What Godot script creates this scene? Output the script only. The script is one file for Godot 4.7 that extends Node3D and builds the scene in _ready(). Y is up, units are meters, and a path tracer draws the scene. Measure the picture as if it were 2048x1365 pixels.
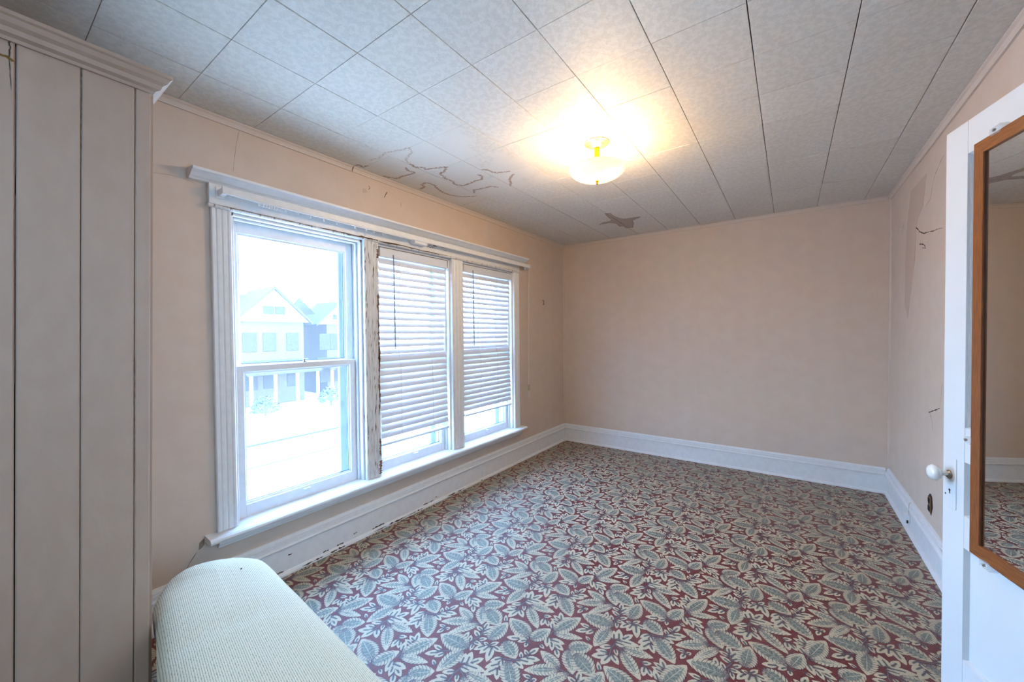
extends Node3D
# An empty bedroom: x runs right along the back wall (window wall at x = 0), y up, z from the back wall (z = 0) towards the viewer.

const W := 2.947          # room width
const H := 2.40           # ceiling height
const ZF := 6.0           # wall behind the viewer
const BH := 0.2065        # baseboard height
const SX := 0.457         # carpet repeat
const SZ := 0.467
const CX := 3.0           # ceiling print size
const CZ := 4.5

var rng := RandomNumberGenerator.new()
var M := {}
var O := Vector3.ZERO     # origin of the thing being built
var uvm := 0

# ------------------------------------------------------------------ small helpers
func numbered(n: String) -> String:
	if not has_node(NodePath(n)):
		return n
	var k := 1
	while has_node(NodePath("%s_%03d" % [n, k])):
		k += 1
	return "%s_%03d" % [n, k]

func thing(called: String, label: String, category: String, at := Vector3.ZERO, group := "", structure := false) -> Node3D:
	var o := Node3D.new()
	o.name = numbered(called)
	add_child(o)
	o.position = at
	o.set_meta("label", label)
	o.set_meta("category", category)
	if group != "":
		o.set_meta("group", group)
	if structure:
		o.set_meta("kind", "structure")
	O = at
	return o

func ST() -> SurfaceTool:
	var st := SurfaceTool.new()
	st.begin(Mesh.PRIMITIVE_TRIANGLES)
	return st

func put(called: String, st: SurfaceTool, m: Material, parent: Node3D) -> MeshInstance3D:
	var o := MeshInstance3D.new()
	o.name = called
	o.mesh = st.commit()
	o.material_override = m
	parent.add_child(o, true)
	return o

func uvof(p: Vector3) -> Vector2:
	if uvm == 1:
		return Vector2(p.x / SX, p.z / SZ)
	if uvm == 2:
		return Vector2(p.x / CX, p.z / CZ)
	if uvm == 3:
		var q := Vector2(p.x - 0.5, p.z - 3.8).rotated(deg_to_rad(-9.0))
		return Vector2(q.x / 0.04, q.y / 0.04)
	return Vector2(p.x + p.z, p.y)

func vtx(st: SurfaceTool, p: Vector3, n: Vector3) -> void:
	st.set_normal(n)
	st.set_uv(uvof(p))
	st.add_vertex(p - O)

func tri(st: SurfaceTool, a: Vector3, b: Vector3, c: Vector3, n: Vector3) -> void:
	var g := (b - a).cross(c - a)
	if g.length_squared() < 1e-16:
		return
	vtx(st, a, n)
	if g.dot(n) > 0.0:
		vtx(st, c, n)
		vtx(st, b, n)
	else:
		vtx(st, b, n)
		vtx(st, c, n)

func tri3(st: SurfaceTool, a: Vector3, b: Vector3, c: Vector3, na: Vector3, nb: Vector3, nc: Vector3) -> void:
	var g := (b - a).cross(c - a)
	if g.length_squared() < 1e-16:
		return
	vtx(st, a, na)
	if g.dot(na + nb + nc) > 0.0:
		vtx(st, c, nc)
		vtx(st, b, nb)
	else:
		vtx(st, b, nb)
		vtx(st, c, nc)

func poly(st: SurfaceTool, pts: Array, c: Vector3) -> void:   # convex, facing away from c
	var n: Vector3 = ((pts[1] - pts[0]) as Vector3).cross(pts[2] - pts[0]).normalized()
	if n.dot(pts[0] - c) < 0.0:
		n = -n
	for i in range(1, pts.size() - 1):
		tri(st, pts[0], pts[i], pts[i + 1], n)

func box(st: SurfaceTool, a: Vector3, b: Vector3, r := 0.0) -> void:
	var lo := Vector3(minf(a.x, b.x), minf(a.y, b.y), minf(a.z, b.z))
	var hi := Vector3(maxf(a.x, b.x), maxf(a.y, b.y), maxf(a.z, b.z))
	var c := (lo + hi) * 0.5
	var h := (hi - lo) * 0.5
	r = minf(r, 0.45 * minf(h.x, minf(h.y, h.z)) * 2.0)
	var ax := [Vector3.RIGHT, Vector3.UP, Vector3.BACK]
	for i in 3:
		var u: Vector3 = ax[(i + 1) % 3]
		var v: Vector3 = ax[(i + 2) % 3]
		var w: Vector3 = ax[i]
		var hu: float = h[(i + 1) % 3]
		var hv: float = h[(i + 2) % 3]
		var hw: float = h[i]
		for s in [-1.0, 1.0]:
			var f: Vector3 = c + w * hw * s
			poly(st, [f + u * (hu - r) + v * (hv - r), f - u * (hu - r) + v * (hv - r), f - u * (hu - r) - v * (hv - r), f + u * (hu - r) - v * (hv - r)], c)
		if r > 0.0:
			for s in [-1.0, 1.0]:
				for t in [-1.0, 1.0]:
					var e0: Vector3 = c + u * s * hu + v * t * (hv - r)
					var e1: Vector3 = c + u * s * (hu - r) + v * t * hv
					poly(st, [e0 + w * (hw - r), e0 - w * (hw - r), e1 - w * (hw - r), e1 + w * (hw - r)], c)
	if r > 0.0:
		for sx in [-1.0, 1.0]:
			for sy in [-1.0, 1.0]:
				for sz in [-1.0, 1.0]:
					var k := c + Vector3(sx * h.x, sy * h.y, sz * h.z)
					poly(st, [k - Vector3(0, sy, sz) * r, k - Vector3(sx, 0, sz) * r, k - Vector3(sx, sy, 0) * r], c)

func extr(st: SurfaceTool, prof: Array, o: Vector3, u: Vector3, v: Vector3, w: Vector3, length: float) -> void:   # a profile pushed along w
	var pv := PackedVector2Array(prof)
	var area := 0.0
	for i in pv.size():
		area += pv[i].cross(pv[(i + 1) % pv.size()])
	var sg := 1.0 if area > 0.0 else -1.0
	for i in pv.size():
		var a := pv[i]
		var b := pv[(i + 1) % pv.size()]
		var d := (b - a).normalized()
		var n := (u * d.y - v * d.x) * sg
		var p := o + u * a.x + v * a.y
		var q := o + u * b.x + v * b.y
		tri(st, p, q, q + w * length, n)
		tri(st, p, q + w * length, p + w * length, n)
	var idx := Geometry2D.triangulate_polygon(pv)
	for i in range(0, idx.size(), 3):
		var A := o + u * pv[idx[i]].x + v * pv[idx[i]].y
		var B := o + u * pv[idx[i + 1]].x + v * pv[idx[i + 1]].y
		var C := o + u * pv[idx[i + 2]].x + v * pv[idx[i + 2]].y
		tri(st, A, B, C, -w)
		tri(st, A + w * length, B + w * length, C + w * length, w)

func lathe(st: SurfaceTool, prof: Array, c: Vector3, seg := 32, ax := Vector3.UP) -> void:   # profile of (radius, height), from the foot up along the outside
	var u := ax.cross(Vector3.RIGHT if absf(ax.x) < 0.9 else Vector3.BACK).normalized()
	var v := ax.cross(u).normalized()
	var nn := []
	for i in prof.size():
		var d: Vector2 = prof[mini(i + 1, prof.size() - 1)] - prof[maxi(i - 1, 0)]
		nn.append(Vector2(d.y, -d.x).normalized())
	for i in prof.size() - 1:
		for k in seg:
			var t0 := TAU * k / seg
			var t1 := TAU * (k + 1) / seg
			var e0 := u * cos(t0) + v * sin(t0)
			var e1 := u * cos(t1) + v * sin(t1)
			var p: Vector2 = prof[i]
			var q: Vector2 = prof[i + 1]
			var a := c + e0 * p.x + ax * p.y
			var b := c + e1 * p.x + ax * p.y
			var d2 := c + e1 * q.x + ax * q.y
			var e := c + e0 * q.x + ax * q.y
			var n0: Vector2 = nn[i]
			var n1: Vector2 = nn[i + 1]
			tri3(st, a, b, d2, e0 * n0.x + ax * n0.y, e1 * n0.x + ax * n0.y, e1 * n1.x + ax * n1.y)
			tri3(st, a, d2, e, e0 * n0.x + ax * n0.y, e1 * n1.x + ax * n1.y, e0 * n1.x + ax * n1.y)

func tube(st: SurfaceTool, pts: Array, r: float, seg := 6) -> void:
	for i in pts.size() - 1:
		var a: Vector3 = pts[i]
		var b: Vector3 = pts[i + 1]
		var d := (b - a).normalized()
		var u := d.cross(Vector3.UP if absf(d.y) < 0.9 else Vector3.RIGHT).normalized()
		var v := d.cross(u)
		for k in seg:
			var e0 := u * cos(TAU * k / seg) + v * sin(TAU * k / seg)
			var e1 := u * cos(TAU * (k + 1) / seg) + v * sin(TAU * (k + 1) / seg)
			tri3(st, a + e0 * r, a + e1 * r, b + e1 * r, e0, e1, e1)
			tri3(st, a + e0 * r, b + e1 * r, b + e0 * r, e0, e1, e0)
			tri(st, a, a + e0 * r, a + e1 * r, -d)
			tri(st, b, b + e0 * r, b + e1 * r, d)

func ribbon(st: SurfaceTool, pts: Array, w0: float, w1: float, n: Vector3, th := 0.0006, jag := 0.35) -> void:   # a ragged crack or flake edge lying on a surface of normal n
	var fine := []
	for i in pts.size() - 1:
		for k in 5:
			fine.append((pts[i] as Vector3).lerp(pts[i + 1], k / 5.0))
	fine.append(pts[-1])
	var L := []
	var Rr := []
	for i in fine.size():
		var d: Vector3 = (fine[mini(i + 1, fine.size() - 1)] - fine[maxi(i - 1, 0)]).normalized()
		var s := d.cross(n).normalized()
		var t := float(i) / (fine.size() - 1)
		var w := lerpf(w0, w1, t) * (1.0 - jag + 2.0 * jag * rng.randf()) * (0.25 if i == 0 or i == fine.size() - 1 else 1.0)
		var j: Vector3 = s * (rng.randf() - 0.5) * w * 0.5
		L.append(fine[i] + s * w * 0.5 + j + n * th)
		Rr.append(fine[i] - s * w * 0.5 + j + n * th)
	for i in fine.size() - 1:
		tri(st, L[i], Rr[i], Rr[i + 1], n)
		tri(st, L[i], Rr[i + 1], L[i + 1], n)

func sheet(st: SurfaceTool, pts: Array, n: Vector3, th: float) -> void:   # a flat patch of any outline with thickness th on a surface of normal n
	var u := n.cross(Vector3.UP if absf(n.y) < 0.9 else Vector3.RIGHT).normalized()
	var v := n.cross(u)
	var o: Vector3 = pts[0]
	var p2 := []
	for p in pts:
		p2.append(Vector2((p - o).dot(u), (p - o).dot(v)))
	extr(st, p2, o, u, v, n, th)

# ------------------------------------------------------------------ materials
func noise(freq: float, kind := FastNoiseLite.TYPE_SIMPLEX_SMOOTH, oct := 3, sd := 1) -> FastNoiseLite:
	var f := FastNoiseLite.new()
	f.noise_type = kind
	f.frequency = freq
	f.fractal_octaves = oct
	f.seed = sd
	return f

func ntex(f: FastNoiseLite, size := 256, bump := 0.0, ramp: Gradient = null) -> NoiseTexture2D:
	var t := NoiseTexture2D.new()
	t.width = size
	t.height = size
	t.seamless = true
	t.noise = f
	if bump > 0.0:
		t.as_normal_map = true
		t.bump_strength = bump
	if ramp:
		t.color_ramp = ramp
	return t

func grad(a: Color, b: Color, lo := 0.0, hi := 1.0) -> Gradient:
	var g := Gradient.new()
	g.offsets = PackedFloat32Array([lo, hi])
	g.colors = PackedColorArray([a, b])
	return g

func mat(c: Color, rough := 0.6, spec := 0.5) -> StandardMaterial3D:
	var m := StandardMaterial3D.new()
	m.albedo_color = c
	m.roughness = rough
	m.metallic_specular = spec
	return m

func tri_map(m: StandardMaterial3D, s: Vector3, world := true) -> void:
	m.uv1_triplanar = true
	m.uv1_world_triplanar = world
	m.uv1_scale = s

func materials() -> void:
	var orange := ntex(noise(0.05, FastNoiseLite.TYPE_SIMPLEX_SMOOTH, 3, 5), 256, 3.0)
	# plaster walls under peach paint
	var wl := mat(Color.WHITE, 0.62, 0.4)
	wl.albedo_texture = ntex(noise(0.012, FastNoiseLite.TYPE_SIMPLEX_SMOOTH, 4, 3), 256, 0.0, grad(Color(0.805, 0.737, 0.681), Color(0.816, 0.750, 0.696), 0.25, 0.75))
	wl.normal_enabled = true
	wl.normal_texture = orange
	wl.normal_scale = 0.07
	tri_map(wl, Vector3.ONE * 1.7)
	M.wall = wl
	M.wall_patch = mat(Color(0.765, 0.685, 0.63), 0.7, 0.35)
	M.cove = mat(Color(0.80, 0.745, 0.70), 0.5)
	# closet boards: a greyer, thicker paint
	var cl := mat(Color.WHITE, 0.5, 0.45)
	cl.albedo_texture = ntex(noise(0.02, FastNoiseLite.TYPE_SIMPLEX_SMOOTH, 4, 8), 256, 0.0, grad(Color(0.675, 0.592, 0.530), Color(0.687, 0.606, 0.546), 0.25, 0.75))
	cl.normal_enabled = true
	cl.normal_texture = orange
	cl.normal_scale = 0.07
	tri_map(cl, Vector3(3.0, 1.2, 3.0))
	M.closet = cl
	# white gloss trim paint
	var wp := mat(Color.WHITE, 0.38, 0.5)
	wp.albedo_texture = ntex(noise(0.02, FastNoiseLite.TYPE_SIMPLEX_SMOOTH, 4, 11), 256, 0.0, grad(Color(0.862, 0.874, 0.884), Color(0.882, 0.894, 0.904), 0.25, 0.75))
	wp.normal_enabled = true
	wp.normal_texture = orange
	wp.normal_scale = 0.06
	tri_map(wp, Vector3.ONE * 3.0)
	M.white = wp
	# the worn centre mullion and head: white paint crazed and gone in flecks
	var wn := mat(Color.WHITE, 0.5, 0.4)
	var wg := Gradient.new()
	wg.offsets = PackedFloat32Array([0.0, 0.15, 0.19, 0.38, 1.0])
	wg.colors = PackedColorArray([Color(0.30, 0.24, 0.20), Color(0.40, 0.34, 0.30), Color(0.68, 0.67, 0.66), Color(0.82, 0.82, 0.815), Color(0.88, 0.88, 0.875)])
	wn.albedo_texture = ntex(noise(0.03, FastNoiseLite.TYPE_SIMPLEX_SMOOTH, 4, 21), 512, 0.0, wg)
	wn.normal_enabled = true
	wn.normal_texture = ntex(noise(0.03, FastNoiseLite.TYPE_SIMPLEX_SMOOTH, 4, 21), 512, 6.0)
	wn.normal_scale = 0.25
	tri_map(wn, Vector3(5.0, 0.5, 5.0))
	M.worn = wn
	M.door = mat(Color(0.87, 0.88, 0.885), 0.35, 0.5)
	M.porcelain = mat(Color(0.90, 0.89, 0.87), 0.12, 0.6)
	M.porcelain.clearcoat_enabled = true
	M.porcelain.clearcoat = 0.6
	M.dark = mat(Color(0.05, 0.045, 0.04), 0.8)
	M.crack = mat(Color(0.30, 0.24, 0.20), 0.9)
	M.scar = mat(Color(0.60, 0.52, 0.45), 0.85)
	M.barewood = mat(Color(0.44, 0.32, 0.24), 0.85)
	M.chip = mat(Color(0.34, 0.29, 0.26), 0.9)
	M.fleck = mat(Color(0.93, 0.93, 0.93), 0.3)
	M.seam = mat(Color(0.16, 0.15, 0.15), 0.9)
	M.ochre = mat(Color(0.45, 0.34, 0.10), 0.8)
	M.vinyl = mat(Color(0.86, 0.88, 0.91), 0.38, 0.5)
	M.vinyl.backlight_enabled = true
	M.vinyl.backlight = Color(0.36, 0.375, 0.39)
	M.cord = mat(Color(0.80, 0.79, 0.76), 0.8)
	M.wand = mat(Color(0.50, 0.55, 0.62), 0.25, 0.6)
	M.tension = mat(Color(0.62, 0.55, 0.45), 0.45)
	M.brass = mat(Color(0.86, 0.54, 0.10), 0.26)
	M.canopy = mat(Color(0.90, 0.83, 0.72), 0.16)
	M.canopy.metallic = 0.9
	M.brass.metallic = 0.85
	M.steel = mat(Color(0.55, 0.53, 0.50), 0.35)
	M.steel.metallic = 0.8
	M.teal_edge = mat(Color(0.14, 0.26, 0.28), 0.7)
	M.storm = mat(Color(0.24, 0.30, 0.36), 0.6)
	M.hole = mat(Color(0.20, 0.13, 0.10), 0.9)
	# window panes: old dirty glass, with a glare haze put into the material
	var gl := mat(Color(0.92, 0.96, 1.0, 0.05), 0.04, 0.5)
	gl.transparency = BaseMaterial3D.TRANSPARENCY_ALPHA
	gl.backlight_enabled = true
	gl.backlight = Color(0.15, 0.15, 0.15)
	M.pane = gl
	M.clear = mat(Color(0.90, 0.95, 0.97, 0.25), 0.1, 0.6)
	M.clear.transparency = BaseMaterial3D.TRANSPARENCY_ALPHA
	M.oak_reflection = mat(Color(0.26, 0.14, 0.07), 0.5)  # frame's reflection in the mirror edge, given as a colour
	M.mirror = mat(Color(0.93, 0.94, 0.94), 0.0)
	M.mirror.metallic = 1.0
	# oak frame of the mirror, grain along the upright and along the lying pieces
	for k in 2:
		var oak := mat(Color.WHITE, 0.42, 0.5)
		var og := Gradient.new()
		og.offsets = PackedFloat32Array([0.1, 0.5, 0.9])
		og.colors = PackedColorArray([Color(0.44, 0.24, 0.09), Color(0.53, 0.30, 0.12), Color(0.60, 0.36, 0.16)])
		oak.albedo_texture = ntex(noise(0.03, FastNoiseLite.TYPE_SIMPLEX_SMOOTH, 5, 31), 256, 0.0, og)
		tri_map(oak, Vector3(30, 1.6, 30) if k == 0 else Vector3(1.6, 30, 30), false)
		M["oak%d" % k] = oak
	# lamp glass: alabaster bowl that the bulb inside lights up
	var bowl := mat(Color(0.93, 0.88, 0.78), 0.3, 0.5)
	bowl.backlight_enabled = true
	bowl.backlight = Color(0.34, 0.31, 0.25)
	bowl.emission_enabled = true
	bowl.emission = Color(1.0, 0.93, 0.76)
	bowl.emission_texture = ntex(noise(0.012, FastNoiseLite.TYPE_SIMPLEX_SMOOTH, 3, 41), 256, 0.0, grad(Color(0.90, 0.80, 0.58), Color(1.0, 0.96, 0.84), 0.3, 0.65))
	bowl.emission_operator = BaseMaterial3D.EMISSION_OP_MULTIPLY
	bowl.emission_energy_multiplier = 0.42
	tri_map(bowl, Vector3.ONE * 3.0, false)
	M.bowl = bowl
	# outdoors
	M.lawn = mat(Color(0.80, 0.81, 0.78), 0.9)
	M.asphalt = mat(Color(0.74, 0.74, 0.74), 0.9)
	M.kerb = mat(Color(0.20, 0.20, 0.21), 0.9, 0.2)
	M.walk = mat(Color(0.78, 0.78, 0.78), 0.9)
	M.siding = mat(Color(0.31, 0.275, 0.265), 0.9, 0.2)
	M.gable = mat(Color(0.62, 0.62, 0.62), 0.8)
	M.shingle = mat(Color(0.255, 0.235, 0.225), 0.95, 0.15)
	M.hglass = mat(Color(0.16, 0.145, 0.14), 0.4, 0.3)
	M.leaf = mat(Color(0.30, 0.33, 0.27), 0.9, 0.2)
	M.bark = mat(Color(0.30, 0.27, 0.25), 0.9)
	M.wire = mat(Color(0.06, 0.06, 0.065), 0.9, 0.1)
	textures()

func textures() -> void:
	carpet_material()
	ceiling_material()
	# ribbed upholstery: 5 mm cords with a coarse crossing weave
	var n := 256
	var hi := Image.create(n, n, false, Image.FORMAT_L8)
	var co := Image.create(n, n, false, Image.FORMAT_RGB8)
	var nz := noise(0.02, FastNoiseLite.TYPE_SIMPLEX_SMOOTH, 2, 51).get_seamless_image(n, n)
	for y in n:
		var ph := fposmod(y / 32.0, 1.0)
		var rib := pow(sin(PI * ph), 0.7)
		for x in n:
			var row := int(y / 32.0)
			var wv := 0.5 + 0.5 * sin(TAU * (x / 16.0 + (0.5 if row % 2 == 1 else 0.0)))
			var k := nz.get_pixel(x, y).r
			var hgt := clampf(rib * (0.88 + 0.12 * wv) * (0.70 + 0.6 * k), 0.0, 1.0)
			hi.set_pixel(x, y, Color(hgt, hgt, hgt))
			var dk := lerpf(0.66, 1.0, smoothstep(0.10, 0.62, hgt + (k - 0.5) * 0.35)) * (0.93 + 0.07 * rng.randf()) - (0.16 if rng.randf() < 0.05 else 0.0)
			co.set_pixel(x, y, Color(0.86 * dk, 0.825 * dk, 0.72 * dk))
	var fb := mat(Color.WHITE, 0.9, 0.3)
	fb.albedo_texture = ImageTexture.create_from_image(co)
	fb.heightmap_enabled = true
	fb.heightmap_texture = ImageTexture.create_from_image(hi)
	fb.heightmap_scale = 0.06
	fb.rim_enabled = true
	fb.rim = 0.2
	M.fabric = fb

func stamp(buf: PackedByteArray, own: PackedByteArray, n: int, a: Vector2, b: Vector2, hw: float, big: bool, sp: PackedFloat32Array) -> void:
	var d := b - a
	var L := d.length()
	d /= L
	var nn := Vector2(-d.y, d.x)
	var px := n / SX
	var pz := n / SZ
	var lo := Vector2(minf(a.x, b.x) - hw, minf(a.y, b.y) - hw)
	var hi := Vector2(maxf(a.x, b.x) + hw, maxf(a.y, b.y) + hw)
	var x0 := int(floor(lo.x * px))
	var x1 := int(ceil(hi.x * px))
	var y0 := int(floor(lo.y * pz))
	var y1 := int(ceil(hi.y * pz))
	var nt := maxf(3.0, L / 0.0135)
	var dx := Vector2(1.0 / px, 0)
	for y in range(y0, y1):
		var yy := posmod(y, n)
		for x in range(x0, x1):
			var p := Vector2(x / px, y / pz) - a
			var t := p.dot(d) / L
			if t <= 0.0 or t >= 1.0:
				continue
			var s := p.dot(nn)
			var sa := absf(s)
			if sa > hw * 1.12:
				continue
			var xx := posmod(x, n)
			var k := (yy * n + xx) * 3
			var r := sp[yy * n + xx]
			var w := hw * pow(sin(PI * pow(t, 0.82)), 0.72)
			var tooth := fposmod(t * nt + sa * 30.0, 1.0)
			var edge := w * (1.08 - (0.19 if big else 0.10) * tooth) + (r - 0.5) * 0.0012
			if sa > edge:
				if sa < edge + 0.0020 + r * 0.0022 and t < 0.72 and own[yy * n + xx] == 0:   # dark outline in the ground
					buf[k] = 54
					buf[k + 1] = 27
					buf[k + 2] = 40
				continue
			own[yy * n + xx] = 1
			var c0 := 196.0
			var c1 := 182.0
			var c2 := 152.0
			if big:
				var inner := w * 0.90 - 0.0085 - 0.0045 * fposmod(t * nt * 0.5 + r * 0.8, 1.0) - 0.005 * r
				if sa < inner and t < 0.88 and t > 0.04:
					c0 = 86.0
					c1 = 99.0
					c2 = 92.0
					var vein := fposmod(t * 7.0 - sa * 26.0, 1.0)
					if vein < 0.30 and r < 0.42:
						c0 = 176.0
						c1 = 170.0
						c2 = 148.0
					elif r > 0.66:
						c0 = 160.0
						c1 = 160.0
						c2 = 142.0
				if sa < 0.0013 and t < 0.86:
					c0 = 190.0
					c1 = 180.0
					c2 = 155.0
				elif t < 0.40 and sa < 0.0024:
					c0 = 66.0
					c1 = 54.0
					c2 = 66.0
			else:
				if sa < 0.0035 + 0.002 * r and t < 0.58:
					c0 = 128.0
					c1 = 130.0
					c2 = 118.0
				if sa < 0.0019 and t < 0.62:
					c0 = 70.0
					c1 = 56.0
					c2 = 66.0
			if big and tooth > 0.84 and sa > w * 0.42 and t < 0.86 and r < 0.8:    # dark stitch running in between the lobes
				c0 = 74.0
				c1 = 56.0
				c2 = 66.0
			if big and r > 0.80 and sa > w * 0.55:
				c0 *= 0.82
				c1 *= 0.82
				c2 *= 0.84
			if t < 0.26 and r < (0.26 - t) * 3.2:
				c0 = 72.0
				c1 = 58.0
				c2 = 70.0
			var q := 0.88 + 0.24 * r
			buf[k] = int(minf(255.0, c0 * q))
			buf[k + 1] = int(minf(255.0, c1 * q))
			buf[k + 2] = int(minf(255.0, c2 * q))

func carpet_material() -> void:
	# one repeat of the woven leaf pattern, in millimetres: root, tip, half width
	var big := PackedInt32Array([1532, 2412, 1612, 2342, 34, 1534, 2415, 1605, 2513, 31, 1567, 2420, 1675, 2475, 43, 1718, 2294, 1828, 2390, 26, 1717, 2277, 1839, 2258, 24, 1824, 2449, 1688, 2409, 40, 1686, 2567, 1696, 2435, 35, 1836, 2463, 1876, 2358, 31, 1633, 2201, 1617, 2339, 32, 1644, 2647, 1494, 2661, 45, 1896, 2366, 1957, 2218, 34, 1898, 2373, 2017, 2329, 20, 1550, 2517, 1444, 2487, 25, 1552, 2522, 1439, 2605, 26, 1592, 2516, 1515, 2639, 21, 1360, 2606, 1459, 2705, 37, 1746, 2532, 1839, 2579, 37])
	var small := PackedInt32Array([1432, 2405, 1455, 2455, 11, 1459, 2419, 1483, 2460, 9, 1476, 2419, 1522, 2433, 10, 1492, 2443, 1523, 2477, 9, 1447, 2413, 1510, 2399, 13, 1678, 2297, 1638, 2328, 10, 1677, 2337, 1629, 2352, 10, 1679, 2352, 1628, 2390, 13, 1688, 2346, 1676, 2407, 13, 1693, 2336, 1735, 2370, 11, 1694, 2300, 1715, 2331, 7, 1680, 2267, 1746, 2257, 13, 1688, 2250, 1776, 2230, 13, 1673, 2257, 1655, 2207, 11, 1692, 2248, 1670, 2187, 13, 1704, 2232, 1731, 2184, 11, 1711, 2589, 1701, 2644, 11, 1723, 2586, 1751, 2659, 13, 1725, 2582, 1773, 2584, 10, 1709, 2584, 1732, 2550, 8, 1692, 2599, 1669, 2642, 10, 1638, 2609, 1679, 2603, 8, 1650, 2590, 1678, 2562, 8, 1644, 2556, 1674, 2520, 9, 1638, 2537, 1666, 2487, 12, 1632, 2526, 1622, 2480, 9, 1632, 2541, 1591, 2533, 8, 1641, 2575, 1600, 2557, 9, 1625, 2621, 1607, 2588, 8, 1595, 2625, 1587, 2578, 9, 1614, 2629, 1549, 2631, 13, 1623, 2642, 1592, 2649, 7, 1334, 2608, 1304, 2648, 10, 1344, 2634, 1306, 2683, 13, 1348, 2657, 1320, 2714, 13, 1341, 2613, 1371, 2650, 10, 1350, 2659, 1378, 2700, 10, 1387, 2591, 1434, 2601, 10, 1395, 2575, 1456, 2556, 13, 1416, 2551, 1467, 2529, 11, 1399, 2563, 1380, 2538, 7, 1413, 2536, 1386, 2520, 7, 1415, 2528, 1431, 2479, 10, 1481, 2618, 1446, 2624, 7, 1483, 2629, 1472, 2666, 8, 1489, 2627, 1502, 2610, 7, 1559, 2719, 1512, 2719, 9, 1557, 2736, 1515, 2773, 11, 1580, 2723, 1559, 2763, 9, 1820, 2466, 1754, 2472, 13, 1792, 2483, 1742, 2509, 11, 1823, 2472, 1795, 2503, 8, 1832, 2483, 1836, 2510, 7, 1828, 2466, 1786, 2461, 9, 1891, 2283, 1862, 2241, 10, 1885, 2287, 1844, 2277, 8, 1887, 2305, 1844, 2303, 8, 1885, 2353, 1856, 2311, 10, 1892, 2289, 1922, 2243, 11, 1892, 2314, 1914, 2283, 8, 1890, 2355, 1915, 2314, 10, 1822, 2318, 1830, 2366, 10, 1835, 2322, 1860, 2352, 8, 1808, 2308, 1841, 2289, 8])
	var stem := PackedInt32Array([1717, 2291, 1684, 2279, 1684, 2279, 1681, 2309, 1681, 2309, 1687, 2347, 1684, 2279, 1688, 2247, 1693, 2342, 1700, 2365, 1688, 2250, 1704, 2232, 1552, 2522, 1611, 2513, 1611, 2513, 1626, 2524, 1644, 2574, 1632, 2526, 1644, 2574, 1628, 2610, 1638, 2609, 1640, 2647, 1645, 2643, 1669, 2639, 1644, 2647, 1667, 2638, 1644, 2647, 1614, 2629, 1598, 2697, 1559, 2727, 1557, 2723, 1553, 2752, 1691, 2589, 1714, 2584, 1665, 2594, 1691, 2589, 1796, 2604, 1802, 2604, 1334, 2608, 1375, 2592, 1335, 2607, 1352, 2651, 1375, 2592, 1402, 2568, 1402, 2568, 1413, 2546, 1413, 2546, 1413, 2529, 1475, 2610, 1487, 2629, 1477, 2418, 1455, 2415, 1477, 2418, 1497, 2450, 1891, 2321, 1890, 2364, 1891, 2283, 1891, 2318, 1890, 2364, 1891, 2384, 1833, 2477, 1796, 2474, 1833, 2477, 1843, 2479, 1806, 2298, 1826, 2323, 1721, 2129, 1706, 2134])
	var n := 768
	var buf := PackedByteArray()
	buf.resize(n * n * 3)
	var sp := PackedFloat32Array()
	sp.resize(n * n)
	rng.seed = 77
	for y in n:
		for x in n:
			sp[y * n + x] = rng.randf()
	for y in n:                                   # tufts: values held over little blocks
		for x in n:
			var tu := sp[((y >> 1) << 1) * n + ((x >> 1) << 1)]
			sp[y * n + x] = 0.6 * tu + 0.4 * sp[y * n + x]
	var patch := noise(0.012, FastNoiseLite.TYPE_SIMPLEX_SMOOTH, 2, 9).get_seamless_image(n, n)
	var pd := patch.get_data()
	for i in n * n:
		var q := 0.8 + 0.4 * sp[i]
		var lit := sp[i] > 0.80 and pd[i] > 120
		buf[i * 3] = int((146 if lit else 104) * q)
		buf[i * 3 + 1] = int((74 if lit else 26) * q)
		buf[i * 3 + 2] = int((56 if lit else 30) * q)
	var own := PackedByteArray()
	own.resize(n * n)
	for i in range(0, stem.size(), 4):
		stroke(buf, n, Vector2(stem[i], stem[i + 1]) / 1000.0, Vector2(stem[i + 2], stem[i + 3]) / 1000.0, 0.0042)
	for i in range(0, small.size(), 5):
		stamp(buf, own, n, Vector2(small[i], small[i + 1]) / 1000.0, Vector2(small[i + 2], small[i + 3]) / 1000.0, small[i + 4] * 0.00125, false, sp)
	for i in range(0, big.size(), 5):
		stamp(buf, own, n, Vector2(big[i], big[i + 1]) / 1000.0, Vector2(big[i + 2], big[i + 3]) / 1000.0, big[i + 4] * 0.00104, true, sp)
	for k in 1500:                                # sprigs of tiny leaves fill what ground is left
		var a := Vector2(rng.randf() * SX, rng.randf() * SZ)
		var ln := 0.024 + 0.022 * rng.randf()
		var b := a + Vector2.from_angle(rng.randf() * TAU) * ln
		var hit := 0
		for t in 7:
			for e in [-1.0, 0.0, 1.0]:
				var q: Vector2 = a.lerp(b, t / 6.0) + (b - a).orthogonal().normalized() * e * 0.0075
				if own[posmod(int(q.y / SZ * n), n) * n + posmod(int(q.x / SX * n), n)] != 0:
					hit += 1
		if hit <= 1:
			stamp(buf, own, n, a, b, 0.0062 + 0.003 * rng.randf(), false, sp)
	var im := Image.create_from_data(n, n, false, Image.FORMAT_RGB8, buf)
	var m := mat(Color(0.94, 0.94, 0.94), 0.50, 0.55)
	m.albedo_texture = ImageTexture.create_from_image(im)
	m.rim_enabled = true
	m.rim = 0.10
	m.heightmap_enabled = true
	var pile := Image.create(n, n, false, Image.FORMAT_L8)
	var pb := PackedByteArray()
	pb.resize(n * n)
	for i in n * n:
		pb[i] = int(255.0 * sp[i])
	pile = Image.create_from_data(n, n, false, Image.FORMAT_L8, pb)
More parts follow.
